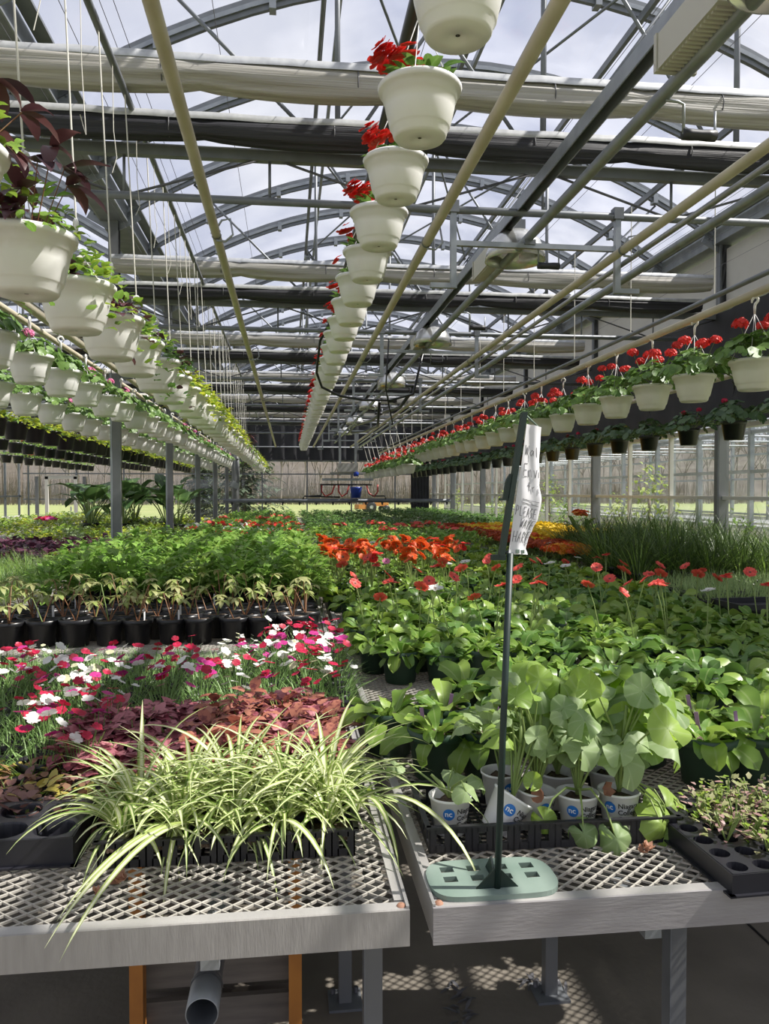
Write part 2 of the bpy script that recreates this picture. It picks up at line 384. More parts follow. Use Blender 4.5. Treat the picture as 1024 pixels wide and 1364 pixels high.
def pot(rt, rb, h, mat='greenpot', n=22, rim=.012):
    t = rt; mb = MB()
    mb.lathe([(.001, 0), (rb * .9, 0), (rb, .004), (rb + (rt - rb) * .8 - .002, h - rim - .012), (rt - .003, h - rim - .01), (rt, h - rim - .006), (rt + .002, h), (rt - .003, h + .001), (rt - .006, h - rim), (rt - .008, h - rim * 2.4)], mat, n)
    return mb

# ------------------------------------------------------------------ foliage generators (each returns an MB around the origin, z=0 at the soil)
def fol_begonia(n=34, r=.13, h=.07, mat='ger'):
    mb = MB()
    for i in range(n):
        a = R() * 2 * pi; q = r * sqrt(R()); e = U(.1, 1.0)
        mb.leaf((q * cos(a) * .6, q * sin(a) * .6, U(0, h)), a + U(-.5, .5), e, U(.05, .085), U(.035, .055), mat, U(.6, 1.6), 4, 'heart', .15)
    return mb
def flo_cluster(cols, n, r, h, fr=.02, k=5, rings=2, up=.5, bias=None):
    mb = MB()
    for i in range(n):
        a = R() * 2 * pi if bias is None else random.gauss(bias, .8); q = r * sqrt(R()); d = sph(a, U(.2, 1.4)) + Vector((0, 0, up))
        mb.flower((q * cos(a), q * sin(a), h + U(-.02, .025)), d, fr * U(.8, 1.2), pick(cols), k, rings)
    return mb
def fol_geranium(n=40, r=.15, h=.13, mat='ger', lr=(.022, .042), droopy=.5):
    mb = MB()
    for i in range(n):
        a = R() * 2 * pi; t = R() ** .6; q = r * t
        z = h * (1 - t ** 2 * droopy) * U(.55, 1.05)
        c = (q * cos(a), q * sin(a), z)
        nr = Vector((cos(a) * t * .9, sin(a) * t * .9, 1 - .5 * t)) + Vector((U(-.4, .4), U(-.4, .4), 0))
        mb.round_leaf(c, nr, a + pi, U(*lr), mat, U(-.1, .25), .08, 10, 2, .3)
        if i % 3 == 0: mb.tube([(q * .2 * cos(a), q * .2 * sin(a), 0), (q * .8 * cos(a), q * .8 * sin(a), z * .7), c], .0018, 'stem', 3, False)
    return mb
def flo_geranium(n=4, r=.10, h=.2, col='p_red', ur=.024, nf=24):
    mb = MB()
    for i in range(n):
        a = 2 * pi * i / n + U(-.5, .5); q = r * U(.3, 1); z = h * U(.85, 1.15); c = (q * cos(a), q * sin(a), z)
        mb.tube([(q * .3 * cos(a), q * .3 * sin(a), .03), c], .0016, 'stem', 3, False)
        mb.umbel(c, ur * U(.8, 1.15), col, nf, .013)
    return mb
def fol_vine(mats, n=60, r=.15, h=.12, trail=.12, prof='heart', L=(.035, .06), w=.85):
    mb = MB()
    for i in range(n):
        a = R() * 2 * pi; t = R() ** .5; q = r * t
        z = h * (1 - t * t) * U(.4, 1.1) + .01
        if t > .8 and R() < .5: z -= U(0, trail); q = r * U(1.0, 1.12)
        l = U(*L); mb.leaf((q * cos(a), q * sin(a), z), a + U(-.9, .9), U(-.3, .9), l, l * w, pick(mats), U(.3, 1.5), 4, prof, .12, .04)
    return mb
def fol_bigvine(n=16, r=.13, h=.1):
    mb = MB()
    for i in range(n):
        a = R() * 2 * pi; q = r * U(.3, 1); z = h * U(.2, 1.2); l = U(.09, .14)
        p = (q * cos(a), q * sin(a), z); mb.tube([(q * .3 * cos(a), q * .3 * sin(a), 0), p], .002, 'redstem', 3, False)
        for k in (-.7, 0, .7): mb.leaf(p, a + k + U(-.2, .2), U(-.7, .5), l * (1 if k == 0 else .75), l * .36, 'purple', U(.4, 1.6), 5, 'ovate', .2, .03)
    return mb
def fol_gerbera(n=16, L=(.13, .2), mat='gerb', w=.36, el=(.25, 1.1)):
    mb = MB()
    for i in range(n):
        a = i * 2.4 + U(-.3, .3); t = i / n; l = U(*L)
        mb.leaf((.02 * cos(a), .02 * sin(a), 0), a + U(-.3, .3), el[0] + (el[1] - el[0]) * t + U(-.35, .35), l * (1 - .25 * t), l * w * U(.8, 1.15), mat, U(.8, 2.2), 8, 'obov', U(.0, .4), .09, U(-1.0, 1.0))
    return mb
def flo_gerbera(cols, n=2, h=.24, fr=.04, spread=.09):
    mb = MB()
    for i in range(n):
        a = R() * 2 * pi; q = spread * U(.3, 1); z = h * U(.85, 1.15); c = Vector((q * cos(a), q * sin(a), z))
        mb.tube([(0, 0, 0), (q * .5 * cos(a), q * .5 * sin(a), z * .6), tuple(c)], .0028, 'stem', 5, False)
        mb.flower(c, (U(-.9, .9), U(-.9, .9), .9), fr * U(.85, 1.1), pick(cols), 15, 2, 1.0, .12, 'disc', .2)
    return mb
def fol_bushy(mat, n=60, r=.12, h=.22, L=(.05, .085), w=.55, prof='ovate', low=.3, mats=None, droop=(.3, 1.3), ns=4):
    mb = MB()
    for i in range(n):
        a = R() * 2 * pi; t = R() ** .5; z = h * U(low, 1) * (1 - .45 * t * t); q = r * t * .8
        l = U(*L); mb.leaf((q * cos(a), q * sin(a), z), a + U(-.6, .6), U(-.1, 1.0), l, l * w, pick(mats) if mats else mat, U(*droop), ns, prof, .15, .03)
    for i in range(5):
        a = R() * 2 * pi; mb.tube([(0, 0, 0), (r * .5 * cos(a), r * .5 * sin(a), h * .8)], .0022, 'stem', 3, False)
    return mb
def fol_blades(mat, n=50, r=.05, L=(.2, .35), w=(.004, .007), el=(.7, 1.5), droop=(.3, 1.6), seg=5, mats=None):
    mb = MB()
    for i in range(n):
        a = R() * 2 * pi; q = r * sqrt(R())
        mb.leaf((q * cos(a), q * sin(a), 0), a + U(-.5, .5), U(*el), U(*L), U(*w), pick(mats) if mats else mat, U(*droop), seg, 'strap', .25)
    return mb
def fol_spider(n=28, L=(.2, .36), e0=.45):
    mb = MB()
    for i in range(n):
        a = i * 2.4 + U(-.3, .3); t = i / n; e = e0 + (1.45 - e0) * t + U(-.15, .15)
        mb.leaf((.008 * cos(a), .008 * sin(a), 0), a, e, U(*L), U(.012, .018), 'spiderl' if R() < .4 else 'spider', U(1.0, 2.3), 11, 'strap', .38, 0, U(-.5, .5))
    mb.lathe([(.012, -.005), (.013, .01), (.008, .03)], 'p_cream', 7)
    return mb
def flo_dianthus(cols, n=9, r=.07, h=.14):
    mb = MB()
    for i in range(n):
        a = R() * 2 * pi; q = r * sqrt(R()); z = h * U(.8, 1.2); c = (q * cos(a), q * sin(a), z)
        mb.tube([(q * .6 * cos(a), q * .6 * sin(a), z * .4), c], .0012, 'dgreen', 3, False)
        mb.flower(c, (U(-.5, .5), U(-.8, .2), 1), U(.014, .021), pick(cols), 5, 1, 1.15, .1)
    return mb

# ================================================================== THE HOUSE
XL, XR, YE = -1.75, 4.84, 26.2          # middle bay: left gutter, right gutter, end wall
GZ, RISE = 4.32, 1.1
def arch_z(x, x0=XL, x1=XR): c = (x0 + x1) / 2; h = (x1 - x0) / 2; return GZ + RISE * (1 - ((x - c) / h) ** 2)

fl = MB(); fl.box((-2, 11.5, -.06), (14.4, 30, .12), 'concrete')
struct('floor', fl)
jt = MB(); jt.box((1.62, 12, .001), (.008, 24, .004), 'black'); struct('trim_1', jt)
gr = MB(); gr.box((10, 90, -.14), (400, 280, .1), 'grass'); struct('ground', gr)

# roof glazing over both bays
for (a, b) in ((XL, XR), (XL - 6.6, XL)):
    mb = MB(); n = 16; vs = []
    for i in range(n + 1):
        x = a + (b - a) * i / n; z = arch_z(x, a, b) + .07
        vs += [(x, -2, z), (x, YE, z)]
    mb.add(vs, [(2 * i, 2 * i + 1, 2 * i + 3, 2 * i + 2) for i in range(n)], 'roofglass')
    struct('ceiling', mb)

# arched glazing bars, every 1.22 m
def arch_mesh(a, b):
    mb = MB(); n = 22
    for w, dz0, dz1, m in ((.07, .0, -.035, 'galv'), (.035, -.035, -.075, 'galvd'), (.02, .05, .0, 'galvd')):
        vs = []
        for i in range(n + 1):
            x = a + (b - a) * i / n; z = arch_z(x, a, b)
            for sx, zz in ((-1, z + dz0), (1, z + dz0), (1, z + dz1), (-1, z + dz1)): vs.append((x, sx * w / 2, zz))
        fs = []
        for i in range(n):
            o = i * 4
            for k in range(4): fs.append((o + k, o + (k + 1) % 4, o + 4 + (k + 1) % 4, o + 4 + k))
        mb.add(vs, fs, m, False)
    for x, s in ((a + .12, 1), (b - .12, -1)):
        mb.box((x, 0, arch_z(x, a, b) - .08), (.26, .012, .15), 'galv', ry=-s * .5)
        for k in (-.07, .0, .07): mb.lathe([(.001, .012), (.011, .012), (.012, 0)], 'galvd', 6, (x + k, -.006, arch_z(x, a, b) - .08 + k * .5 * s), Matrix.Rotation(pi / 2, 3, 'X'))
    for i in range(1, 8):
        x = a + (b - a) * i / 8; mb.box((x, 0, arch_z(x, a, b) - .04), (.05, .09, .10), 'galv', ry=-(4 * -RISE * -1) * 0)
    return mb
am = arch_mesh(XL, XR).mesh('roof_arch'); am2 = arch_mesh(XL - 6.6, XL).mesh('roof_arch')
for k in range(-1, 18):
    y = 4.70 + (k - 1) * 1.22
    tag(link('roof_arch', am, None, (0, y, 0)), kind='structure'); tag(link('roof_arch', am2, None, (0, y, 0)), kind='structure')

# purlins, ridge
for x in (1.545, .29, 2.72, -.85, 3.9):
    mb = MB(); z = arch_z(x) - .11
    mb.box((x - .02, 12, z), (.035, 28.4, .06), 'galvd'); 
    if x == 1.545 or x == .29: mb.box((x + .10, 12, z + .02), (.03, 28.4, .05), 'galv')
    struct('roof_purlin', mb)
for x in (-3.7, -5.05, -6.4):
    mb = MB(); mb.box((x, 12, arch_z(x, XL - 6.6, XL) - .1), (.05, 28.4, .06), 'galvd'); struct('roof_purlin', mb)

# gutters
for x in (XL, XR, XL - 6.6):
    mb = MB(); mb.box((x, 12, GZ - .02), (.26, 28.4, .03), 'galvd'); mb.box((x - .13, 12, GZ + .05), (.012, 28.4, .17), 'galv'); mb.box((x + .13, 12, GZ + .05), (.012, 28.4, .17), 'galv')
    mb.box((x - .2, 12, GZ + .13), (.10, 28.4, .02), 'galvd'); mb.box((x + .2, 12, GZ + .13), (.10, 28.4, .02), 'galvd')
    struct('gutter', mb)

# trusses under the arches every 3.66 m
def truss(a, b):
    mb = MB(); zt, zb = 3.49, 3.235
    mb.box(((a + b) / 2, 0, zt), (b - a, .05, .055), 'galvd'); mb.box(((a + b) / 2, 0, zt + .03), (b - a, .07, .006), 'galv')
    mb.tube([(a, 0, zb), (b, 0, zb)], .024, 'galvd', 8)
    n = 8
    for i in range(n + 1):
        x = a + (b - a) * i / n; mb.tube([(x, 0, zb), (x, 0, zt)], .009, 'galvd', 5)
        if i < n and i % 2: mb.tube([(x, 0, zb), (x + (b - a) / n, 0, zt)], .008, 'wire', 5)
        elif i < n: mb.tube([(x, 0, zt), (x + (b - a) / n, 0, zb)], .008, 'wire', 5)
    # king struts and long braces up to the arch
    m = (a + b) / 2
    for x, x2 in ((m, m), (m - 1.25, m - 1.25), (m + 1.25, m + 1.25)):
        mb.tube([(x, 0, zt), (x2, 0, arch_z(x2, a, b) - .05)], .018, 'galvd', 6)
    for x, x2 in ((m - 1.25, m), (m + 1.25, m), (m - 1.25, m - 2.5), (m + 1.25, m + 2.5), (m, m - 1.25), (m, m + 1.25)):
        mb.tube([(x, .03, zt), (x2, .03, arch_z(x2, a, b) - .08)], .012, 'galvd', 6)
    for x in (m, m - 1.25, m + 1.25):
        mb.lathe([(.001, -.05), (.04, -.04), (.05, 0), (.04, .04), (.001, .05)], 'galv', 8, (x, .03, arch_z(x, a, b) - .18))
    for x in (a, b): mb.box((x, 0, (zb + GZ) / 2), (.10, .10, GZ - zb + .08), 'post')
    return mb
tm = truss(XL, XR).mesh('roof_truss'); tm2 = truss(XL - 6.6, XL).mesh('roof_truss')
TY = [4.70 + 3.66 * i for i in range(6)]
for y in [1.04] + TY:
    tag(link('roof_truss', tm, None, (0, y, 0)), kind='structure')
    tag(link('roof_truss', tm2, None, (0, y, 0)), kind='structure')
# diagonal wind braces in the roof plane
mb = MB()
for i, y in enumerate(TY[:-1]):
    for xa, xb in ((.29, 1.545), (1.545, .29), (2.72, 1.545), (1.545, 2.72)):
        mb.tube([(xa, y, arch_z(xa) - .15), (xb, y + 3.66, arch_z(xb) - .15)], .012, 'galvd', 5)
struct('roof_brace', mb)

# rolled screens, white then black, in front of each truss
def screen(a, b, w, h, m, mt, seed, sag=.03):
    random.seed(seed); mb = MB(); n = 70; K = 30; vs = []
    ph = [U(0, 6) for _ in range(6)]
    for i in range(n + 1):
        t = i / n; x = a + (b - a) * t; pinch = 1 - .12 * max(0, cos(t * pi * 2 * 5)) ** 20
        for j in range(K):
            q = 2 * pi * j / K
            rr = 1 + .07 * sin(q * 3 + ph[0] + 2 * sin(t * 9 + ph[1])) + .06 * sin(q * 7 + t * 9 + ph[2]) + .05 * sin(q * 9 - t * 6 + ph[3])
            z = sin(q) * h / 2 * rr * pinch; y = cos(q) * w / 2 * rr * pinch
            z -= sag * abs(sin(t * pi * 5)) * (1 if sin(q) < 0 else .15)
            vs.append((x, y, z))
    fs = [(i * K + j, i * K + (j + 1) % K, (i + 1) * K + (j + 1) % K, (i + 1) * K + j) for i in range(n) for j in range(K)]
    mb.add(vs, fs, m, True)
    sub = MB(); k = 40; vs = []
    for i in range(k + 1):
        x = a + (b - a) * i / k; zz = U(-.004, .004)
        vs += [(x, -w * .45, h * .5 + zz - .025), (x, -w * .46, h * .5 + .012 + zz), (x, w * .3, h * .5 + .02 + zz)]
    sub.add(vs, [(i * 3 + q, i * 3 + q + 1, i * 3 + q + 4, i * 3 + q + 3) for i in range(k) for q in (0, 1)], mt, True)
    cl = []
    for i in range(1, 6):
        x = a + (b - a) * (i / 6) + U(-.1, .1); cl.append(MB()); cl[-1].tube([(x, cos(q) * w * .53, sin(q) * h * .53) for q in [2 * pi * j / 12 for j in range(13)]], .004, 'wire', 4, False)
    return mb, sub, cl
sc_w = [x.mesh(n) if n != 'strap' else [q.mesh(n) for q in x] for x, n in zip(screen(XL + .05, XR - .35, .15, .145, 'screen', 'screentop', 3, .03), ('cloth_roll', 'top_edge', 'strap'))]
sc_b = [x.mesh(n) if n != 'strap' else [q.mesh(n) for q in x] for x, n in zip(screen(XL + .05, XR - .35, .11, .125, 'darkcloth', 'screentop', 5, .025), ('cloth_roll', 'top_edge', 'strap'))]
random.seed(11)
for i, y in enumerate(TY):
    for kind, ms, dy, z in (('white', sc_w, -.35, 3.755), ('black', sc_b, -.15, 3.565)):
        lab = f"{'pale' if kind == 'white' else 'black'} shade screen rolled up across the roof, {nth(i)} {'pale' if kind == 'white' else 'black'} roll from the camera" if i else f"{'pale beige' if kind == 'white' else 'black'} shade screen rolled up across the roof nearest the camera"
        s = thing('shade_screen', lab, 'shade screen', (0, y + dy, z), 0, 'rolled shade screens')
        link('cloth_roll', ms[0], s); link('top_edge', ms[1], s); [link('strap', q, s) for q in ms[2]]
# the neighbouring bay's screens read as part of its roof
for y in TY:
    for m_, dy, z in (('screen', -.35, 3.77), ('darkcloth', -.14, 3.58)):
        mb = MB(); mb.tube([(XL - 6.5, 0, 0), (XL - .1, 0, 0)], .065, m_, 10)
        o = single('shade_screen', mb, f"{'pale' if m_ == 'screen' else 'black'} screen rolled up under the roof of the left bay", 'shade screen', (0, y + dy, z), 0, 'screens of the left bay, pale' if m_ == 'screen' else 'screens of the left bay, black')
# support cables
mb = MB()
for x in np.linspace(XL + .3, XR - .3, 12):
    mb.tube([(x, -1, 3.93), (x, YE, 3.93)], .0022, 'wire', 3)
for x in (4.05, 4.15, 4.25, 4.35, -.95, -1.1, -1.25): mb.tube([(x, -1, 4.25), (x, YE, 4.25)], .0025, 'wire', 3)
tag(link('screen_cable', mb.mesh('screen_cable')), 'thin steel cables running lengthwise under the roof glazing', 'cable', kind='stuff')

# posts of the left row
for i, y in enumerate([8.36, 12.02, 15.68, 19.34, 23.0]):
    mb = MB(); mb.box((0, 0, 1.37), (.10, .07, 2.74), 'post'); mb.box((-.04, -.037, 1.37), (.02, .006, 2.74), 'galv'); mb.box((0, 0, .01), (.2, .2, .02), 'galv')
    mb.box((-.3, 0, 2.72), (.95, .05, .05), 'galvd')
    o = struct('post', mb, (XL, y, 0))
mb = MB(); mb.tube([(0, 0, 0), (0, 0, 3.4)], .11, 'post', 14); mb.box((.0, -.13, 1.72), (.22, .10, .16), 'galv', ry=.5)
struct('post', mb, (-1.45, 22.2, 0))

# right wall: posts, sill, rails, mullions, panes, dark curtain, beige panel
W0, W1 = .75, 2.25
mb = MB(); mb.box((XR + .06, 12, .37), (.06, 28.4, .76), 'panel'); struct('wall_right', mb)
mb = MB(); mb.box((XR + .03, 12, 3.88), (.05, 28.4, .72), 'panel'); mb.box((XR - .03, 12, 3.56), (.09, 28.4, .05), 'galv'); struct('wall_right', mb)
mb = MB()
vs = []; n = 140
for i in range(n + 1):
    y = -2 + (YE + 2) * i / n; x = XR - .1 + .03 * sin(i * 1.9); vs += [(x, y, 2.28), (x, y, 3.52)]
mb.add(vs, [(2 * i, 2 * i + 1, 2 * i + 3, 2 * i + 2) for i in range(n)], 'curtain')
mb.add([(v[0] + .02, v[1], v[2]) for v in vs], [(2 * i, 2 * i + 1, 2 * i + 3, 2 * i + 2) for i in range(n)], 'curtain')
tag(link('side_curtain', mb.mesh('side_curtain')), 'black curtain hung along the top of the right side wall', 'curtain')
for i, y in enumerate([1.04] + TY + [26.0]):
    mb = MB(); mb.box((0, 0, 2.15), (.12, .10, 4.3), 'post'); mb.box((-.065, -.03, 2.15), (.01, .03, 4.3), 'galvd'); struct('post', mb, (XR, y, 0))
k = 0
for i, y in enumerate([1.04] + TY):
    mb = MB()
    for j in (1, 2): mb.box((XR + .02, y + 1.22 * j, (W0 + W1) / 2), (.05, .045, W1 - W0), 'panel')
    mb.box((XR + .02, y + .09, (W0 + W1) / 2), (.05, .04, W1 - W0), 'panel')
    mb.box((XR + .01, y + 1.83, 1.47), (.06, 3.56, .04), 'panel'); mb.box((XR + .01, y + 1.83, W0 + .02), (.07, 3.56, .05), 'panel'); mb.box((XR + .01, y + 1.83, W1), (.07, 3.56, .05), 'panel')
    struct('trim_%d' % (i + 2), mb)
    k += 1; mb = MB(); mb.box((XR + .03, y + 1.83, (W0 + W1) / 2), (.006, 3.56, W1 - W0), 'glass'); struct('window_%d' % k, mb)

# end wall
mb = MB()
for x in np.arange(-8.2, 4.8, 1.466):
    mb.box((x + .02, YE, 1.28), (.045, .05, 2.56), 'galvd')
mb.box((-1.75, YE, 1.30), (13.2, .04, .035), 'galvd'); mb.box((-1.75, YE, 2.12), (13.2, .04, .04), 'galvd'); mb.box((-1.75, YE, 2.56), (13.2, .08, .06), 'galv')
struct('wall_back', mb)
k += 1; mb = MB(); mb.box((-1.75, YE + .03, 1.3), (13.2, .006, 2.5), 'glass'); struct('window_%d' % k, mb)
mb = MB()
for (a, b) in ((XL, XR), (XL - 6.6, XL)):
    vs = []; n = 60
    for i in range(n + 1):
        x = a + (b - a) * i / n; y = YE - .12 + .04 * sin(i * 1.7); vs += [(x, y, 2.58), (x, y, arch_z(x, a, b))]
    mb.add(vs, [(2 * i, 2 * i + 2, 2 * i + 3, 2 * i + 1) for i in range(n)], 'curtain')
mb.tube([(-8.3, YE - .2, 3.0), (4.8, YE - .2, 3.0)], .025, 'galvd', 6)
tag(link('end_curtain', mb.mesh('end_curtain')), 'wide black curtain closing the far end of the greenhouse above the glass', 'curtain')
mb = MB(); vs = []
for i in range(13):
    x = XR - .78 + .62 * i / 12; y = YE - .15 + .05 * (i % 2); vs += [(x, y, 0.5), (x, y, 2.6)]
mb.add(vs, [(2 * i, 2 * i + 2, 2 * i + 3, 2 * i + 1) for i in range(12)], 'curtain', False)
single('bunched_curtain', mb, 'black curtain gathered into a strip beside the far right corner', 'curtain')
# door in the end wall, left bay
mb = MB()
for x in (-7.9, -7.6, -6.72, -6.45): mb.box((x, YE - .08, 1.0), (.10, .08, 2.05), 'panel' if x in (-7.6, -6.72) else 'post')
mb.box((-7.16, YE - .08, 2.0), (1.0, .08, .12), 'panel'); mb.box((-7.16, YE - .08, .15), (.9, .06, .3), 'panel')
d = struct('door_1', mb); d['kind'] = 'structure'
mb = MB(); mb.box((-6.85, YE - .15, 1.0), (.03, .05, .14), 'galv'); link('door_handle', mb.mesh('door_handle'), d)
# left bay's far wall
mb = MB()
for y in np.arange(-1, 26.3, 1.22): mb.box((XL - 6.6, y, 2.1), (.06, .05, 4.3), 'galvd')
mb.box((XL - 6.6, 12, .4), (.05, 28, .8), 'panel'); mb.box((XL - 6.6, 12, 1.4), (.06, 28, .05), 'galvd'); struct('wall_left', mb)
k += 1; mb = MB(); mb.box((XL - 6.62, 12, 2.5), (.006, 28, 3.5), 'glass'); struct('window_%d' % k, mb)

# ------------------------------------------------------------------ long pipes
def pipe(name, x, z, r, m, lab, y0=-1.0, y1=24.6, cat='pipe', ends=True, brackets=()):
    t = thing(name, lab, cat, (x, 0, z))
    mb = MB(); ys = list(np.linspace(y0, y1, 9)); mb.tube([(0, y, 0) for y in ys], r, m, 14); part('tube', mb, t)
    for y in brackets:
        b = MB(); b.tube([(0, y, r), (.03, y, r + .05), (.075, y, r + .06), (.09, y, .0), (.05, y, -r * 1.5), (0, y, -r * 1.35)], .006, 'galv', 6)
        b.lathe([(r * 1.15, -.012), (r * 1.15, .012)], 'galvd', 12, (0, y, 0), Matrix.Rotation(pi / 2, 3, 'X')); part('bracket', b, t)
    return t
BY = [4.4, 8.3, 12, 15.6]
pipe('heating_pipe', -.385, 2.94, .025, 'cream', 'cream pipe left of the middle row of white baskets', brackets=BY)
pipe('heating_pipe', .775, 2.94, .026, 'cream', 'cream pipe just right of the middle row of white baskets', brackets=BY)
pipe('heating_pipe', 1.93, 2.94, .025, 'cream', 'cream pipe between the lamp rail and the red geranium baskets', brackets=BY)
pipe('conduit', 2.06, 2.95, .016, 'galv', 'thin grey conduit beside the third cream pipe')
pipe('rail_pipe', 2.21, 2.945, .026, 'galv', 'grey galvanised pipe right of the thin conduit')
pipe('basket_pipe', 2.85, 2.76, .026, 'cream', 'cream pipe carrying the row of white red geranium baskets')
pipe('basket_pipe', 2.80, 2.83, .017, 'galvd', 'grey tube running just above the right basket pipe')
pipe('basket_pipe', 4.02, 2.60, .026, 'cream', 'cream pipe carrying the black geranium pots along the right wall')
pipe('basket_pipe', -1.70, 2.76, .03, 'cream', 'upper of the two cream pipes above the left post row')
pipe('basket_pipe', -1.84, 2.74, .022, 'cream', 'lower of the two cream pipes above the left post row')
pipe('basket_pipe', -2.29, 2.72, .02, 'cream', 'cream pipe over the third left row of white baskets')
pipe('basket_pipe', -3.04, 2.72, .02, 'galvd', 'grey pipe over the black pots of lime foliage')
pipe('basket_pipe', -4.3, 2.72, .02, 'galvd', 'grey pipe over the black pots of orange flowers')
pipe('basket_pipe', -5.8, 2.72, .02, 'galvd', 'grey pipe over the farthest left row of pots')
pipe('basket_rail', .50, 3.42, .035, 'black', 'black pipe above the middle row of white baskets', y1=25.5)
pipe('twine_rail', -.845, 3.64, .018, 'galvd', 'dark steel rail from which the twines of the near left baskets hang', y1=25.5)
# lamp rail (channel) and the boom rail beside it
t = thing('lamp_rail', 'dark galvanised channel carrying the row of lamps', 'rail', (1.41, 0, 3.27))
mb = MB(); mb.box((-.03, 12, 0), (.006, 26, .07), 'galv'); mb.box((.03, 12, 0), (.006, 26, .07), 'galv'); mb.box((0, 12, .033), (.06, 26, .006), 'galvd'); part('channel', mb, t)
t = pipe('boom_rail', 1.46, 3.09, .028, 'galv', 'thick galvanised rail pipe right below the lamp channel', y1=25.0)
HB = [2.95, 4.75, 6.6, 8.45, 10.3, 12.1, 14.0]
for y in HB:
    b = MB(); b.tube([(0, y, -.028), (.05, y, -.03), (.075, y, -.04), (.075, y, -.15)], .006, 'galv', 6); b.tube([(.205, y, -.06), (.205, y, -.14), (.20, y, -.155), (.075, y, -.155), (.075, y, -.15)], .005, 'galv', 6); o = part('cable_hanger', b, t)
    b = MB(); b.lathe([(.001, 0), (.021, .0), (.022, .03), (.02, .07), (.022, .10), (.022, .135), (.001, .136)], 'rub', 12, (.072, y, -.155), Matrix.Rotation(pi / 2, 3, 'Y')); link('roller', b.mesh('roller'), o)
# U-shaped hangers from the trusses
for i, y in enumerate(TY):
    mb = MB()
    for x in (.99, 2.02):
        mb.box((x, y, 3.02), (.035, .035, .50), 'galv'); mb.box((x, y, 3.25), (.06, .06, .07), 'galvd')
    mb.box((1.5, y, 3.035), (1.06, .03, .03), 'galv'); mb.box((1.46, y, 3.055), (.07, .05, .03), 'galvd'); mb.box((2.08, y, 2.78), (.16, .03, .03), 'galv'); mb.box((.93, y, 2.78), (.16, .03, .03), 'galv')
    single('rail_hanger', mb, f'square steel frame hung from the {nth(i)} roof truss to hold the rail pipes', 'hanger', (0, 0, 0), 0, 'rail hangers')
# lamps
def lamp_parts():
    h = MB(); h.box((0, .23, .0), (.15, .40, .13), 'ballast')
    for k in range(16): h.box((.0, .05 + .024 * k, -.068), (.13, .010, .012), 'ballast')
    h.box((0, .02, .0), (.16, .02, .14), 'ballast'); h.box((0, .445, 0), (.16, .02, .14), 'ballast')
    r = MB(); r.lathe([(.05, .10), (.10, .085), (.16, .03), (.19, -.04), (.20, -.10), (.192, -.10), (.18, -.04), (.15, .02), (.09, .075), (.04, .085)], 'reflector', 28, (.06, -.18, 0))
    r.box((.06, -.18, .12), (.09, .16, .06), 'galvd')
    b = MB(); b.lathe([(.001, -.10), (.022, -.09), (.028, -.05), (.022, .0), (.018, .07)], 'whiteink', 14, (.06, -.18, 0))
    return [('lamp_housing', h, None), ('reflector', r, None), ('bulb', b, 'reflector')]
K_lamp = Kind('grow_lamp', 'lamp', lamp_parts())
for i, y in enumerate([2.37, 5.28, 8.28, 11.5, 14.6, 17.9, 21.2]):
    K_lamp.put((1.43, y, 3.16), 0, 1, f'grow lamp with ribbed box and silver reflector, {nth(i)} along the lamp rail from the camera' if i else 'grow lamp with ribbed box at the upper right corner, nearest the camera', 'grow lamps')

# ------------------------------------------------------------------ hanging baskets
random.seed(21)
def bk(name, cat, potmb, soilr, sz, fol, flo=None, hang=None, potname='pot'):
    ps = [(potname, potmb, None), ('soil', soil(soilr, sz), potname)]
    def lift(m): m.v = [(x, y, z + sz) for x, y, z in m.v]; return m
    ps.append(('foliage', lift(fol), None))
    if flo: ps.append(('flowers', lift(flo), None))
    if hang: ps.append(('hanger', hang, None))
    return Kind(name, cat, ps)
SB = .158
K_beg = [bk('hanging_basket', 'hanging basket', basket(), .13, SB, fol_begonia(46, .17, .07), flo_cluster(['p_red'], n, .16, .13, .028, 4, 2, .4, bias=2.9), hanger(.14, .176, .53, 'white', 3)) for n in (46, 26, 12, 5)]
K_vin = [
    bk('hanging_basket', 'hanging basket', basket(), .13, SB, (lambda m: m.join(fol_bigvine(20, .18, .20)))(fol_vine(['limeg', 'bright'], 120, .17, .17, .05, 'ovate', (.03, .055), .6)), None, hanger()),
    bk('hanging_basket', 'hanging basket', basket(), .13, SB, (lambda m: m.join(fol_bigvine(3, .12, .06)))(fol_vine(['limeg', 'bright'], 170, .18, .13, .16, 'heart', (.03, .055), .75)), None, hanger()),
    bk('hanging_basket', 'hanging basket', basket(), .13, SB, fol_vine(['purple', 'gerb', 'limeg', 'purple'], 150, .18, .14, .14), flo_cluster(['p_crim'], 6, .06, .10, .014), hanger()),
    bk('hanging_basket', 'hanging basket', basket(), .13, SB, fol_vine(['limeg', 'bright', 'gerb'], 150, .18, .14, .16), None, hanger()),
    bk('hanging_basket', 'hanging basket', basket(), .13, SB, fol_vine(['gerbd', 'purple', 'gerbd'], 160, .19, .15, .24), None, hanger()),
    bk('hanging_basket', 'hanging basket', basket(), .13, SB, fol_vine(['lime', 'lime', 'limeg'], 150, .2, .17, .14, 'heart', (.04, .065)), None, hanger()),
    bk('hanging_basket', 'hanging basket', basket(), .13, SB, fol_vine(['p_rust', 'copper', 'ger'], 90, .15, .12, .08), None, hanger())]
K_pnk = [bk('hanging_basket', 'hanging basket', basket(), .13, SB, fol_geranium(80, .2, .15, 'ger', (.022, .042), .8), (flo_geranium(nn, .16, .17, 'p_pink', .032) if nn else None), hanger()) for nn in (0, 2, 1, 3)]
K_redw = [bk('hanging_basket', 'hanging basket', basket('basecream'), .13, SB, fol_geranium(110, .27, .20, 'ger', (.028, .05), .85), flo_geranium(nn, .2, .25, 'p_red', .040, 34), hanger(.14, .176, .56)) for nn in (4, 3, 5, 6)]
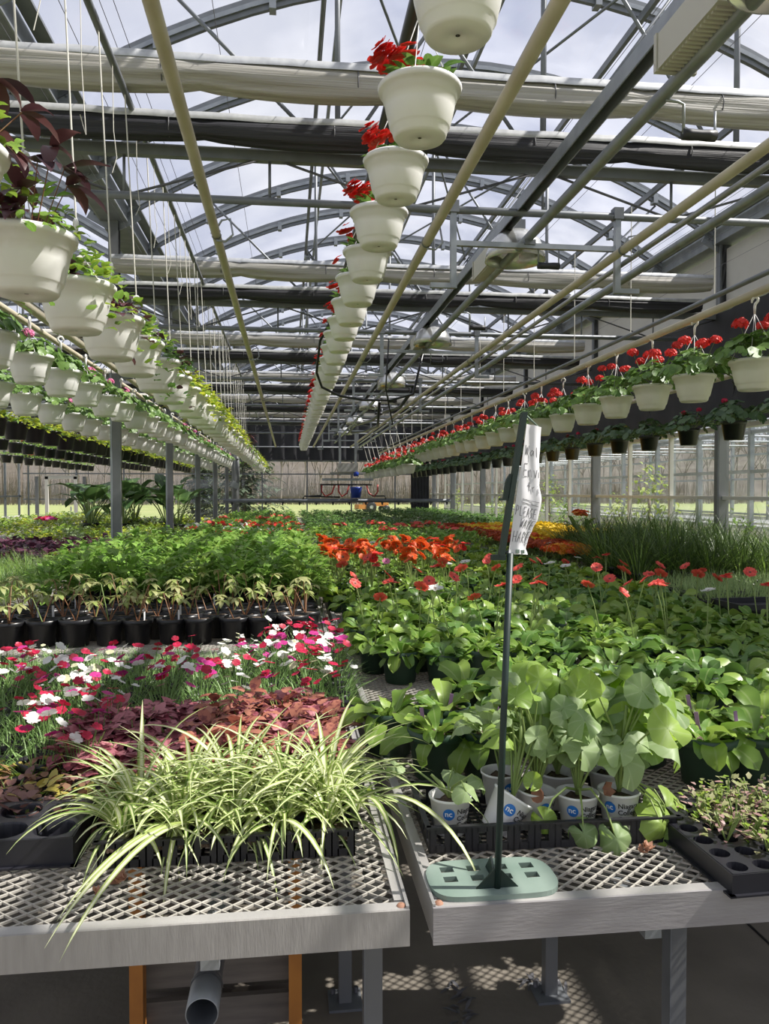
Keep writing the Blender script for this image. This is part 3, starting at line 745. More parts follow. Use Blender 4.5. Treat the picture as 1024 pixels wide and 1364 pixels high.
random.seed(22)
BPOT = pot(.115, .082, .17, 'black', 20)
K_redb = [bk('hanging_pot', 'hanging pot', pot(.115, .082, .17, 'black', 20), .10, .15, fol_geranium(95, .28, .20, 'gerdark', (.03, .052), .95), (flo_geranium(nn, .1, .2, 'p_crim', .026) if nn else None), hanger(.11, .17, .55, 'black', 3)) for nn in (0, 1, 2, 0)]
K_limb = [bk('hanging_pot', 'hanging pot', pot(.14, .10, .19, 'black', 20), .125, .17, fol_vine(ml, 110, .2, .14, .05, 'heart', (.05, .08)), None, hanger(.13, .19, .5, 'black', 3)) for ml in (['limeg', 'lime', 'lime'], ['limeg', 'lime', 'bright'], ['purple', 'limeg', 'redstem' if False else 'purple'])]
K_orb = [bk('hanging_pot', 'hanging pot', pot(.115, .085, .16, 'black', 16), .10, .14, fol_bushy('bright', 40, .15, .1, (.04, .06)), (flo_cluster([c], 16, .12, .11, .026) if c else None), hanger(.11, .16, .5, 'black', 3)) for c in ('p_orange', None, 'p_red', 'p_orange')]

def row(kinds, x, z, y0, step, n, desc, where, group, near=14, jit=.02, seq=None, x1=None):
    for i in range(n):
        y = y0 + step * i + U(-jit, jit); k = seq(i) if seq else i % len(kinds)
        if y > 25: break
        far = y > 12
        lab = f"{desc[k % len(desc)]}, {nth(i)} in the {where}" if i < near else f"{desc[-1]} in the distant part of the {where}"
        kinds[k].put((x, y, z + U(-.012, .012)), R() * 6.28 if kinds is not K_beg else U(-.3, .3), U(.97, 1.04), lab, group, far)
random.seed(31)
W = 'white hanging basket '; B = 'black hanging pot '
row(K_beg, .475, 2.82, 2.22, .64, 36, [W + 'full of red begonias', W + 'with red begonias', W + 'with few red blooms', W + 'with sparse blooms', W.strip()], 'middle overhead row', 'white baskets of the middle overhead row', 18, .02, lambda i: [0, 0, 1, 0, 2, 3, 2, 1, 3, 3, 1, 2, 3, 2, 1][i % 15])
row(K_vin, -.80, 2.15, 1.95, .60, 38, [W + 'of purple vine over lime leaves', W + 'of light green vine', W + 'of purple and green vine', W + 'of trailing green vine', W + 'of dark trailing ivy', W + 'of yellow green vine', W.strip()], 'near left overhead row', 'white baskets of the near left overhead row', 18, .02, lambda i: [0, 0, 1, 2, 3, 4, 4, 5, 5, 5, 5, 5, 5, 5, 1, 5, 5, 3, 5, 6][i % 20])
row(K_pnk, -1.63, 2.225, 3.9, .69, 32, [W + 'of green geranium', W + 'with two pink geraniums', W + 'with one pink geranium', W + 'of pink geraniums', W.strip()], 'overhead row by the left posts', 'white baskets along the left posts', 18, .03, lambda i: [0, 0, 1, 0, 2, 1, 3, 2][i % 8])
row(K_pnk, -2.29, 2.20, 5.8, .75, 27, [W + 'hung low', W + 'with two pink blooms', W + 'with one pink bloom', W + 'with pink blooms', W.strip()], 'third overhead row on the left', 'white baskets of the third left row', 18, .03, lambda i: [0, 0, 2, 0, 1][i % 5])
row(K_limb, -3.04, 2.12, 8.0, .66, 26, [B + 'of lime green foliage', B + 'of yellow green foliage', B + 'of purple and lime foliage', B.strip()], 'lime foliage row', 'black pots of lime foliage on the left', 18, .02, lambda i: [0, 1, 0, 1, 0, 0, 2][i % 7])
row(K_orb, -4.3, 2.16, 11.9, .62, 22, [B + 'with orange flowers', B + 'of green leaves', B + 'with red flowers', B + 'with orange blooms', B.strip()], 'orange flower row on the left', 'black pots of orange flowers on the left', 12)
row(K_orb, -5.8, 2.14, 15.8, .7, 13, [B + 'with orange flowers', B + 'of pale green leaves', B + 'with red flowers', B + 'with small orange flowers', B.strip()], 'farthest left row', 'black pots of the farthest left row', 8, .02, lambda i: 1 if i % 4 else 0)
row(K_redw, 2.85, 2.175, 3.9, .68, 31, [W + 'with four red geranium heads', W + 'with three red geranium heads', W + 'of many red geraniums', W + 'crowded with red geraniums', W + 'of red geraniums'], 'right overhead row', 'white baskets of red geraniums on the right', 18, .04)
row(K_redb, 4.02, 2.0, 5.95, .82, 24, [B + 'of dark geranium leaves', B + 'with one red geranium', B + 'with two red geranium heads', B + 'of plain geranium leaves', B.strip()], 'row along the right wall', 'black geranium pots along the right wall', 16, .03)
row(K_redw, 2.36, 1.90, 15.4, 1.0, 9, [W + 'of red geraniums', W + 'with red heads', W + 'of many red blooms', W + 'bright with red blooms', W.strip()], 'short far row on long strings', 'white baskets of the short far row', 9)
# long twines above the near left row, and above the short far row
t = None
for i in range(30):
    y = 1.95 + .60 * i; mb = MB()
    mb.tube([(-.845, y + U(-.03, .03), 3.63), (-.80, y, 2.58)], .0035, 'twine', 4, False)
    m2 = MB(); m2.tube([(-.845, y + .28, 3.63), (-.84, y + .27, 3.3), (-.83, y + .29, 3.05 + U(-.1, .2)), (-.85, y + .28, 3.1)], .002, 'twine', 4, False)
    if i < 20: single('spare_twine', m2, f'short spare twine end hanging between the {nth(i)} baskets of the near left row' if i < 8 else 'short spare twine end hanging among the distant baskets of the near left row', 'twine', (0, 0, 0), 0, 'spare twine ends of the near left row')
    if i < 24: single('hanging_twine', mb, f'white twine with a spare strand above the {nth(i)} basket of the near left row' if i < 12 else 'white twine above a distant basket of the near left row', 'twine', (0, 0, 0), 0, 'twines of the near left row')
for i in range(9):
    y = 15.4 + i; mb = MB(); mb.tube([(2.22, y, 2.95), (2.36, y, 2.42)], .006, 'twine', 4, False)
    single('hanging_twine', mb, 'white twine above a basket of the short far row', 'twine', (0, 0, 0), 0, 'twines of the short far row')
for i in range(14):
    y = 5.0 + 1.3 * i; mb = MB(); mb.tube([(2.83, y, 3.9), (2.83, y, 2.84)], .004, 'twine', 4, False)
    single('hanging_twine', mb, 'thin twine holding up the pipe of the right overhead row', 'twine', (0, 0, 0), 0, 'twines of the right basket pipe')

# ------------------------------------------------------------------ irrigation boom far back
t = thing('watering_boom', 'grey watering boom across the benches near the far end, with red hoses', 'watering boom', (1.5, 20.0, 0))
mb = MB(); mb.tube([(-3.1, 0, 1.31), (2.65, 0, 1.31)], .045, 'galvd', 8)
for x in np.arange(-2.9, 2.6, .42): mb.tube([(x, 0, 1.27), (x, 0, 1.2)], [.035, .015], 'black', 6)
part('spray_bar', mb, t)
mb = MB(); mb.box((.0, 0, 2.15), (.5, .3, .22), 'alu'); mb.box((0, 0, 2.02), (.9, .1, .04), 'alu'); mb.box((0, 0, 1.85), (1.3, .06, .06), 'galv'); mb.tube([(-.7, 0, 1.72), (.62, 0, 1.72)], .025, 'black', 6)
for x in (-.2, .2): mb.box((x, 0, 2.5), (.06, .06, 1.1), 'galv')
mb.tube([(-.68, 0, 1.72), (-.68, 0, 1.45), (-.95, 0, 1.43)], .02, 'black', 6); mb.tube([(.62, 0, 1.43), (.95, 0, 1.43), (.97, 0, 1.32)], .02, 'black', 6); mb.tube([(-1.15, 0, 1.32), (-1.1, 0, 1.43), (-.2, 0, 1.4)], .022, 'black', 6)
part('carriage', mb, t)
for x, w in ((-.5, .16), (-.1, .13), (.62, -.14)):
    mb = MB(); mb.tube([(x - w, 0, 1.72), (x - w * 1.05, 0, 1.55), (x - w * .4, 0, 1.42), (x + w * .6, 0, 1.5), (x + w, 0, 1.70)], .022, 'redhose', 6); part('red_hose', mb, t)
mb = MB(); mb.lathe([(.001, 1.38), (.12, 1.38), (.145, 1.62), (.155, 1.66), (.135, 1.66)], 'blue', 18, (.2, -.1, 0)); single('bucket', mb, 'blue bucket hanging from the far watering boom', 'bucket', (1.5, 20.0, 0))
mb = MB(); mb.lathe([(.001, 1.93), (.06, 1.93), (.07, 2.0), (.05, 2.06), (.03, 2.14), (.001, 2.15)], 'blue', 12, (.2, -.1, 0)); single('water_filter', mb, 'small blue filter cap above the blue bucket on the boom', 'filter', (1.5, 20.0, 0))
mb = MB(); mb.tube([(1.5, 20.0, 3.0), (1.55, 18.5, 3.1), (1.7, 16.0, 3.0), (1.75, 14.6, 3.02), (1.85, 13.0, 2.95), (1.9, 12.0, 3.1)], .03, 'black', 6); mb.tube([(1.55, 19.5, 3.0), (1.65, 17.2, 2.85), (1.7, 15, 2.8), (1.5, 13, 3.02)], .025, 'black', 6)
single('supply_hose', mb, 'looping black supply hose and cable leading to the watering boom', 'hose')
mb = MB(); pts = [(.5, 7.9, 3.38), (.33, 8.2, 3.1), (.30, 8.4, 2.8), (.36, 8.5, 2.66), (.55, 8.5, 2.57), (.8, 8.5, 2.53), (1.1, 8.5, 2.53), (1.35, 8.5, 2.60), (1.46, 8.5, 3.06)]
mb.tube(pts, .014, 'black', 7); mb.tube([(1.02, 8.0, 3.1), (1.0, 8.1, 2.6), (1.1, 8.3, 2.25)], .008, 'black', 6)
single('power_cable', mb, 'thick black cable hanging in a loop beside the middle basket row', 'cable')

# ================================================================== BENCHES
BZ = .75
def strands(w, l, px=.040, py=.033):
    """expanded metal: two families of slanted strands, clipped to the panel"""
    mb = MB(); k = py / px
    for fam in (1, -1):
        c = -l / k if fam == 1 else 0
        x = -w / 2 - l / k if fam == 1 else -w / 2
        n = int((w + l / k) / px) + 1
        for i in range(n + 1):
            x0 = x + i * px if fam == 1 else -w / 2 + i * px
            # strand from (x0, 0) heading +-x as y grows
            a, b = 0.0, l
            if fam == 1:
                a = max(a, (-w / 2 - x0) * k); b = min(b, (w / 2 - x0) * k)
            else:
                b = min(b, (x0 + w / 2) * k); a = max(a, (x0 - w / 2) * k)
            if b - a < .004: continue
            xa, xb = x0 + fam * a / k, x0 + fam * b / k
            d = Vector((xb - xa, b - a, 0)).normalized(); s = Vector((-d.y, d.x, 0)) * .0017; h = .0022
            P = [Vector((xa, a, 0)), Vector((xb, b, 0))]; vs = []
            for p in P:
                for q, z in ((-1, -h), (1, -h), (1, h), (-1, h)): vs.append(tuple(p + s * q + Vector((0, 0, z * 1.0 + q * .0003))))
            mb.add(vs, [(0, 1, 5, 4), (1, 2, 6, 5), (2, 3, 7, 6), (3, 0, 4, 7)], 'mesh', False)
    return mb
def bench(x0, x1, y0, y1, lab, lip, fm, legs, panelmesh=True):
    w = x1 - x0; cx = (x0 + x1) / 2
    t = thing('greenhouse_bench', lab, 'bench', (cx, y0, 0))
    f = MB(); f.box((0, .003, BZ - lip / 2 + .012), (w, .006, lip), fm); f.box((0, .0195, BZ + .0095), (w - .012, .026, .0045), 'alu'); part('front_rail', f, t)
    for s in (-1, 1):
        r = MB(); r.box((s * (w / 2 - .003), (y1 - y0) / 2 + .0035, BZ - .03 + .012), (.006, y1 - y0 - .007, .069), 'alu'); r.box((s * (w / 2 - .0155), (y1 - y0) / 2 + .02, BZ + .0092), (.018, y1 - y0 - .04, .0045), 'alu')
        r.lathe([(.009, 0), (.006, .004), (.001, .005)], 'dead' if s == (1 if x0 < 0 else -1) else 'galvd', 10, (s * (w / 2 - .014), .018, BZ + .012)); part('side_rail', r, t)
    me = strands(w - .02, 1.2).mesh('mesh_panel'); n = int((y1 - y0) / 1.2)
    for i in range(n): link('mesh_panel', me, t, (0, .006 + 1.2 * i, BZ))
    b = MB()
    for i in range(int((y1 - y0) / 1.5)): b.box((0, .42 + 1.5 * i, BZ - .045), (w - .02, .035, .04), 'galv')
    for s in (-.3, .3): b.box((s * w, (y1 - y0) / 2, BZ - .085), (.035, y1 - y0 - .1, .04), 'galv')
    part('cross_beam', b, t)
    lg = MB(); lg.box((0, 0, .32), (.038, .038, .64), 'post'); lg.box((0, 0, .004), (.10, .10, .008), 'galvd')
    for k in (-1, 1): lg.lathe([(.008, 0), (.008, .02)], 'wire', 6, (.035 * k, .03, .004), capt=True)
    lm = lg.mesh('leg')
    for x, y in legs: link('leg', lm, t, (x - cx, y - y0, 0))
    return t
LL = [(.165, 2.34), (-1.3, 2.34), (.165, 4.8), (-1.3, 4.8), (.165, 7.5), (-1.3, 7.5), (.165, 11), (-1.3, 11), (.165, 15), (-1.3, 15), (.165, 20), (-1.3, 20)]
bench(-1.63, .222, 1.43, 25.0, 'long aluminium bench with open mesh top, left of the narrow gap', .068, 'alu_scratch', LL)
bench(.266, 2.55, 1.43, 25.0, 'long aluminium bench with open mesh top, right of the narrow gap and under the sign', .07, 'alu_grey', [(.79, 2.30), (2.2, 2.3), (.79, 5.0), (2.2, 5), (.79, 9), (2.2, 9), (.79, 14), (2.2, 14), (.79, 20), (2.2, 20)])
bench(2.72, 4.62, 3.2, 25.0, 'long mesh bench along the right window wall, holding the tall grasses', .07, 'alu', [(2.9, 3.6), (4.4, 3.6), (2.9, 9), (4.4, 9), (2.9, 16), (4.4, 16)])
bench(-4.05, -1.87, 3.8, 25.0, 'long mesh bench left of the grey posts, holding fine grasses and plum rosettes', .07, 'alu', [(-2.0, 4.2), (-3.8, 4.2), (-2, 9), (-3.8, 9), (-2, 16), (-3.8, 16)])
bench(-6.4, -4.25, 9.0, 25.0, 'far left mesh bench with pale foliage', .07, 'alu', [(-4.4, 9.5), (-6.2, 9.5), (-4.4, 16), (-6.2, 16)])
# sturdier front legs seen through the lip
for x, lab in ((.19, 'grey steel upright under the right end of the left bench'), (.93, 'grey steel upright under the middle of the right bench')):
    mb = MB(); mb.box((0, 0, .33), (.04, .04, .66), 'post'); mb.box((-.021, 0, .33), (.003, .043, .66), 'galvd'); mb.box((0, 0, .004), (.09, .09, .008), 'galvd'); single('bench_upright', mb, lab, 'support', (x + (.0 if x < .5 else .015), 1.78 if x < .5 else 1.82, 0))
# drain pipe, orange framed rack
t = thing('drain_pipe', 'short grey pipe with an open end poking out under the left bench', 'pipe', (-.19, 1.72, .405))
mb = MB(); q = Matrix.Rotation(-pi / 2, 3, 'X'); mb.lathe([(.0335, .0), (.036, .0), (.036, .10), (.031, .135), (.029, .14), (.029, .9)], 'galv', 24, (0, 0, 0), q); mb.lathe([(.0335, .0), (.0335, .3)], 'galvd', 24, (0, 0, 0), q); part('pipe_body', mb, t)
mb = MB(); mb.lathe([(.0375, .085), (.0375, .10)], 'galvd', 24, (0, 0, 0), q); part('coupling', mb, t)
t = thing('timber_rack', 'orange framed rack with grey timber boards under the left bench', 'rack', (-.2, 2.2, 0))
for s in (-1, 1):
    mb = MB(); mb.box((s * .215, 0, .33), (.036, .05, .62), 'orange'); part('upright', mb, t)
for i in range(5):
    mb = MB(); mb.box((0, .04 + .012 * (i % 2), .07 + .115 * i), (.42, .02, .085), 'wood'); part('board', mb, t)
random.seed(40)
for i in range(3):
    mb = MB(); mb.box((0, .2 + .3 * i, .06), (.44, .12, .022), 'wood'); part('board', mb, t)
# debris on the floor
mb = MB()
for (x, y) in ((.50, 2.2), (.505, 2.27), (.51, 2.34), (.80, 2.33), (.76, 2.36), (.83, 2.30)):
    for i in range(8): mb.leaf((x + U(-.02, .02), y + U(-.03, .03), .004), R() * 6, U(0, .4), U(.03, .06), .012, 'wire', .5, 3)
tag(link('plant_debris', mb.mesh('plant_debris')), 'dark dried plant scraps lying on the concrete under the right bench', 'debris', kind='stuff')

# ------------------------------------------------------------------ sign stand
t = thing('sign_stand', 'dark green metal sign stand with a perforated faded green foot on the bench', 'sign stand', (.40, 1.52, BZ + .012))
# foot: rounded plate with eight openings, built as a grid of cells
def plate(w, d, h, r, holes, mat):
    mb = MB(); xs = sorted({-w / 2, w / 2, *[a for q in holes for a in (q[0], q[2])]}); ys = sorted({-d / 2, d / 2, *[a for q in holes for a in (q[1], q[3])]})
    def inh(x, y): return any(q[0] < x < q[2] and q[1] < y < q[3] for q in holes)
    def cl(x, y):  # pull the corners into an oval
        fx = abs(x) / (w / 2); fy = abs(y) / (d / 2); k = (fx ** 5 + fy ** 3.2) ; s = k ** -.24 if k > 1 else 1
        return x * s, y * s
    sub = []
    for A in (xs, ys):
        o = []
        for a, b in zip(A[:-1], A[1:]):
            k = max(1, int((b - a) / .012)); o += [a + (b - a) * i / k for i in range(k)]
        sub.append(o + [A[-1]])
    X, Y = sub; cells = {}
    for i in range(len(X) - 1):
        for j in range(len(Y) - 1):
            if not inh((X[i] + X[i + 1]) / 2, (Y[j] + Y[j + 1]) / 2): cells[(i, j)] = 1
    idx = {}; vs = []
    def g(i, j, top):
        if (i, j, top) not in idx:
            x, y = cl(X[i], Y[j]); idx[(i, j, top)] = len(vs); vs.append((x, y, h if top else 0))
        return idx[(i, j, top)]
    fs = []
    for (i, j) in cells:
        fs.append((g(i, j, 1), g(i + 1, j, 1), g(i + 1, j + 1, 1), g(i, j + 1, 1))); fs.append((g(i, j, 0), g(i, j + 1, 0), g(i + 1, j + 1, 0), g(i + 1, j, 0)))
        for (di, dj, a, b) in ((-1, 0, (i, j + 1), (i, j)), (1, 0, (i + 1, j), (i + 1, j + 1)), (0, -1, (i, j), (i + 1, j)), (0, 1, (i + 1, j + 1), (i, j + 1))):
            if (i + di, j + dj) not in cells: fs.append((g(*a, 0), g(*b, 0), g(*b, 1), g(*a, 1)))
    return mb.add(vs, fs, mat, False)
hs = [(x - .0135, y - .011, x + .0135, y + .011) for x in (-.083, -.028, .028, .083) for y in (-.004, .036)]
part('foot_plate', plate(.258, .150, .010, .05, hs, 'basegreen'), t, (.0, -.0, .0))
mb = MB()
mb.add([(-.002, -.04, .01), (.002, -.04, .01), (.002, .04, .01), (-.002, .04, .01), (-.002, 0, .05), (.002, 0, .05)], [(0, 1, 5, 4), (2, 3, 4, 5), (1, 2, 5), (3, 0, 4)], 'signgreen', False)
mb.add([(-.042, -.048, .01), (.042, -.048, .01), (.042, -.044, .01), (-.042, -.044, .01), (0, -.048, .052), (0, -.044, .052)], [(0, 1, 4), (2, 3, 5), (1, 2, 5, 4), (3, 0, 4, 5)], 'signgreen', False)
part('gusset', mb, t)
LX = .032
mb = MB(); mb.tube([(0, -.047, .01), (LX * .3, -.047, .3), (LX * .72, -.047, .66)], .0065, 'signgreen', 10); part('pole', mb, t)
# frame: leaning flat channel with the paper stretched beside it
B0, T0 = Vector((.012, -.045, .655)), Vector((.050, -.045, .930))
mb = MB()
ax = (T0 - B0)
def bar(mb, a, b, wx, wy, mat):
    vs = []
    for p in (a, b):
        for i, j in ((-1, -1), (1, -1), (1, 1), (-1, 1)): vs.append((p.x + i * wx / 2, p.y + j * wy / 2, p.z))
    mb.add(vs, [(0, 1, 5, 4), (1, 2, 6, 5), (2, 3, 7, 6), (3, 0, 4, 7), (3, 2, 1, 0), (4, 5, 6, 7)], mat, False)
bar(mb, B0 + Vector((-.006, 0, 0)), T0, .010, .016, 'signgreen')
bar(mb, B0 + Vector((.028, .05, .004)), T0 + Vector((.040, .05, -.02)), .004, .006, 'signgreen')
mb.tube([T0 + Vector((0, 0, -.002)), T0 + Vector((.043, .05, -.022))], .002, 'basegreen', 6)
mb.tube([B0 + Vector((-.01, 0, 0)), B0 + Vector((.032, .05, .008))], .003, 'signgreen', 6)
mb.box((B0.x - .012, -.045, .652), (.028, .012, .010), 'signgreen')
part('sign_frame', mb, t)
mb = MB(); p = B0 + ax * .42
mb.add([(p.x - .019, -.05, p.z - .005), (p.x - .010, -.05, p.z - .005), (p.x + .0, -.05, p.z + .04), (p.x - .006, -.05, p.z + .042), (p.x - .013, -.05, p.z + .03), (p.x - .016, -.05, p.z + .015)] + [(p.x - .019, -.04, p.z - .005), (p.x - .010, -.04, p.z - .005), (p.x + .0, -.04, p.z + .04), (p.x - .006, -.04, p.z + .042), (p.x - .013, -.04, p.z + .03), (p.x - .016, -.04, p.z + .015)], [(0, 1, 2, 3, 4, 5), (11, 10, 9, 8, 7, 6), (0, 6, 7, 1), (3, 9, 10, 4), (4, 10, 11, 5), (5, 11, 6, 0), (2, 8, 9, 3)], 'signgreen', False)
mb.box((p.x - .014, -.045, p.z - .007), (.024, .012, .004), 'signgreen'); part('bracket', mb, t)
# paper
def paper_pt(s, h):
    """s across 0..1, h up 0..1 ; visible part then curling back"""
    L = B0 + ax * (.02 + .90 * h) + Vector((.007, -.003, 0))
    wid = .022 + .010 * min(1, h * 6)
    k = [(0, .042), (.05, .036), (.12, .038), (.2, .044), (.28, .052), (.42, .054), (.56, .045), (.78, .038), (1, .034)]
    for (a, wa), (b, wb) in zip(k[:-1], k[1:]):
        if a <= h <= b: f = (h - a) / (b - a); wid = wa + (wb - wa) * f * f * (3 - 2 * f); break
    if s <= .6: u = s / .6; dx = wid * u; dy = .012 * u * u + .002 * sin(u * 9 + h * 6)
    else: u = (s - .6) / .4; dx = wid * (1 - .35 * u); dy = .012 + .05 * u
    return L + Vector((dx, dy, -.008 * s + .0))
mb = MB(); nx, ny = 22, 44; vs = [tuple(paper_pt(i / nx, j / ny)) for j in range(ny + 1) for i in range(nx + 1)]
fs = [(j * (nx + 1) + i, j * (nx + 1) + i + 1, (j + 1) * (nx + 1) + i + 1, (j + 1) * (nx + 1) + i) for j in range(ny) for i in range(nx)]
mb.add(vs, fs, 'paper'); vs2 = [(x + .0004, y + .0006, z) for x, y, z in vs]; mb.add(vs2, [f[::-1] for f in fs], 'paper')
ps = single('paper_notice', mb, 'white handwritten paper notice curling on the green sign stand', 'notice', (.40, 1.52, BZ + .012))
ink = MB()
def stroke(pts):
    P = []
    for (a0, b0), (a1, b1) in zip(pts[:-1], pts[1:]):
        for k in range(5): P.append((a0 + (a1 - a0) * k / 5, b0 + (b1 - b0) * k / 5))
    P.append(pts[-1]); ink.tube([paper_pt(a * .6, b) + Vector((0, -.0008, 0)) for a, b in P], .00042, 'ink', 4, False)
GLY = {'W': [[(0, 1), (.25, 0), (.5, .8), (.75, 0), (1, 1)]], 'a': [[(.9, .5), (.5, .6), (.1, .3), (.4, 0), (.8, .25), (.9, .55), (1, 0)]], 'l': [[(.3, 1), (.7, 0)]],
       'E': [[(1, 1), (.05, 1), (.1, 0), (1, 0)], [(.08, .5), (.8, .5)]], 'n': [[(0, .55), (.1, 0)], [(.05, .4), (.5, .6), (.8, .0)]], 'v': [[(0, .6), (.45, 0), (.9, .65)]], 'i': [[(.4, .5), (.4, 0)], [(.4, .75), (.45, .8)]],
       't': [[(.5, 1), (.5, 0)], [(0, .6), (1, .6)]], 'r': [[(.1, .55), (.15, 0)], [(.15, .4), (.7, .6)]], 'P': [[(.1, 0), (.1, 1), (.8, .85), (.7, .5), (.1, .45)]], 'L': [[(.1, 1), (.15, 0), (.9, 0)]],
       'A': [[(0, 0), (.5, 1), (1, 0)], [(.2, .4), (.8, .4)]], 'S': [[(.9, .9), (.3, 1), (.1, .7), (.8, .4), (.7, .05), (.05, .05)]], 'T': [[(0, 1), (1, 1)], [(.5, 1), (.5, 0)]], 'H': [[(.1, 1), (.1, 0)], [(.9, 1), (.9, 0)], [(.1, .5), (.9, .5)]],
       'R': [[(.1, 0), (.1, 1), (.8, .85), (.7, .5), (.1, .45), (.9, 0)]], 'D': [[(.1, 0), (.1, 1), (.8, .7), (.8, .3), (.1, 0)]]}
def word(w, x, y, cw, ch, dy=0):
    for i, c in enumerate(w):
        for s in GLY[c]: stroke([(min(.97, x + (i + a * .75) * cw), y + b * ch + dy * i) for a, b in s])
word('Wal', .12, .765, .27, .075, -.004); word('Env', .16, .60, .25, .10, -.003); word('i', .86, .60, .2, .09); word('tri', .42, .49, .2, .07, -.006)
stroke([(.22, .425), (.9, .405)]); stroke([(.2, .40), (.9, .375)])
word('PLEASE', .05, .30, .145, .075, -.005); word('WATE', .30, .205, .17, .065, -.004); word('HARE', .10, .09, .24, .085, .0)
link('handwriting', ink.mesh('handwriting'), ps)
mb = MB()
for a in (.25, .42): 
    pp = paper_pt(a, .02); mb.box((pp.x, pp.y - .002, pp.z), (.007, .003, .007), 'basegreen')
link('clip', mb.mesh('clip'), ps)

# ------------------------------------------------------------------ trays
def tray_1020(w, d, h, cx, cy, wins=True, depth=.05):
    """shallow plant flat: walls, rim, cell dividers"""
    o = MB(); t = .003
    def wall(a, b, m='blackm'):
        a = Vector(a); b = Vector(b); L = (b - a).length; n = max(1, int(L / .045)); dr = (b - a) / n
        for i in range(n):
            p = a + dr * i; q = a + dr * (i + 1)
            wl = (q - p); e = wl * .28
            def sl(p0, p1, z0, z1):
                c = (p0 + p1) / 2; ww = p1 - p0; o.box((c.x, c.y, (z0 + z1) / 2), (abs(ww.x) + t, abs(ww.y) + t, z1 - z0), m)
            if wins: sl(p, p + e, 0, h); sl(q - e, q, 0, h); sl(p + e, q - e, 0, h * .28); sl(p + e, q - e, h * .72, h)
            else: sl(p, q, 0, h)
    x, y = w / 2, d / 2
    wall((-x, -y, 0), (x, -y, 0)); wall((-x, y, 0), (x, y, 0)); wall((-x, -y, 0), (-x, y, 0)); wall((x, -y, 0), (x, y, 0))
    for s in (-1, 1): o.box((0, s * (y + .004), h), (w + .016, .012, .004), 'blackm'); o.box((s * (x + .004), 0, h), (.012, d + .016, .004), 'blackm')
    base = MB()
    for i in range(int(w / .022)): base.box((-x + .011 + .022 * i, 0, .003), (.006, d, .004), 'blackm')
    for i in range(int(d / .022)): base.box((0, -y + .011 + .022 * i, .003), (w, .006, .004), 'blackm')
    cells = MB()
    if cx:
        for i in range(1, cx): cells.box((-x + w * i / cx, 0, h * .55), (.006, d - .006, h * .85), 'blackm')
        for i in range(1, cy): cells.box((0, -y + d * i / cy, h * .55), (w - .006, .006, h * .85), 'blackm')
    return o, base, cells
def put_tray(lab, loc, rz, w, d, h, cx=0, cy=0, wins=True, sl=True, group=None, name='plant_tray'):
    t = thing(name, lab, 'tray', loc, rz, group); o, b, c = tray_1020(w, d, h, cx, cy, wins)
    part('tray_wall', o, t); part('tray_base', b, t)
    if cx: part('cell_divider', c, t)
    if sl and cx:
        s = MB()
        for i in range(cx):
            for j in range(cy):
                a = -w / 2 + w * (i + .5) / cx; bb = -d / 2 + d * (j + .5) / cy; s.box((a, bb, h * .62), (w / cx - .012, d / cy - .012, .01), 'soil', R() * .05)
        part('soil', s, t)
    return t
Z = BZ + .004
random.seed(50)
put_tray('black slotted tray full of striped spider plants, front of the left bench', (-.128, 1.81, Z), 0, .535, .255, .058, 6, 3)
# spider plants
K_sp = [Kind('spider_plant', 'spider plant', [('foliage', fol_spider(34 + 2 * k, (.20, .36)), None)]) for k in range(5)]
K_spf = [Kind('spider_plant', 'spider plant', [('foliage', fol_spider(26, (.16, .30), .75), None)]) for k in range(3)]
spots = []
for j, y in enumerate((1.735, 1.82, 1.905)):
    for i, x in enumerate((-.345, -.235, -.125, -.015, .085)): spots.append((x + U(-.012, .012), y + U(-.01, .01), i, j))
rn = ['front row of the slotted tray', 'middle row of the slotted tray', 'back row of the slotted tray']; pl = ['at the left end', 'second from the left', 'in the middle', 'second from the right', 'at the right end']
for x, y, i, j in spots:
    pick(K_sp if j else K_spf).put((x, y, Z + .04), R() * 6.3, U(.80, .98), f'cream striped spider plant {pl[i]} of the {rn[j]}', 'spider plants in the slotted tray')
mb = MB()
for a, l in ((radians(238), .42), (radians(232), .36), (radians(245), .44)): mb.leaf((0, 0, 0), a, .35, l, .019, 'spiderl', 1.1, 12, 'strap', .3)
mb.leaf((.35, .02, 0), radians(-75), .9, .30, .016, 'spider', 2.3, 10, 'strap', .3); mb.leaf((.17, -.02, .0), radians(-60), .5, .26, .017, 'spiderl', 1.6, 10, 'strap', .3); mb.leaf((.4, .05, .02), radians(-50), .3, .36, .016, 'spiderl', 1.6, 10, 'strap', .3); mb.leaf((.4, .05, .02), radians(-15), .5, .32, .014, 'spider', 1.8, 10, 'strap', .3)
single('spider_plant', mb, 'spider plant with long blades reaching down over the front mesh, front edge of the tray', 'spider plant', (-.20, 1.70, Z + .08), 0, None)
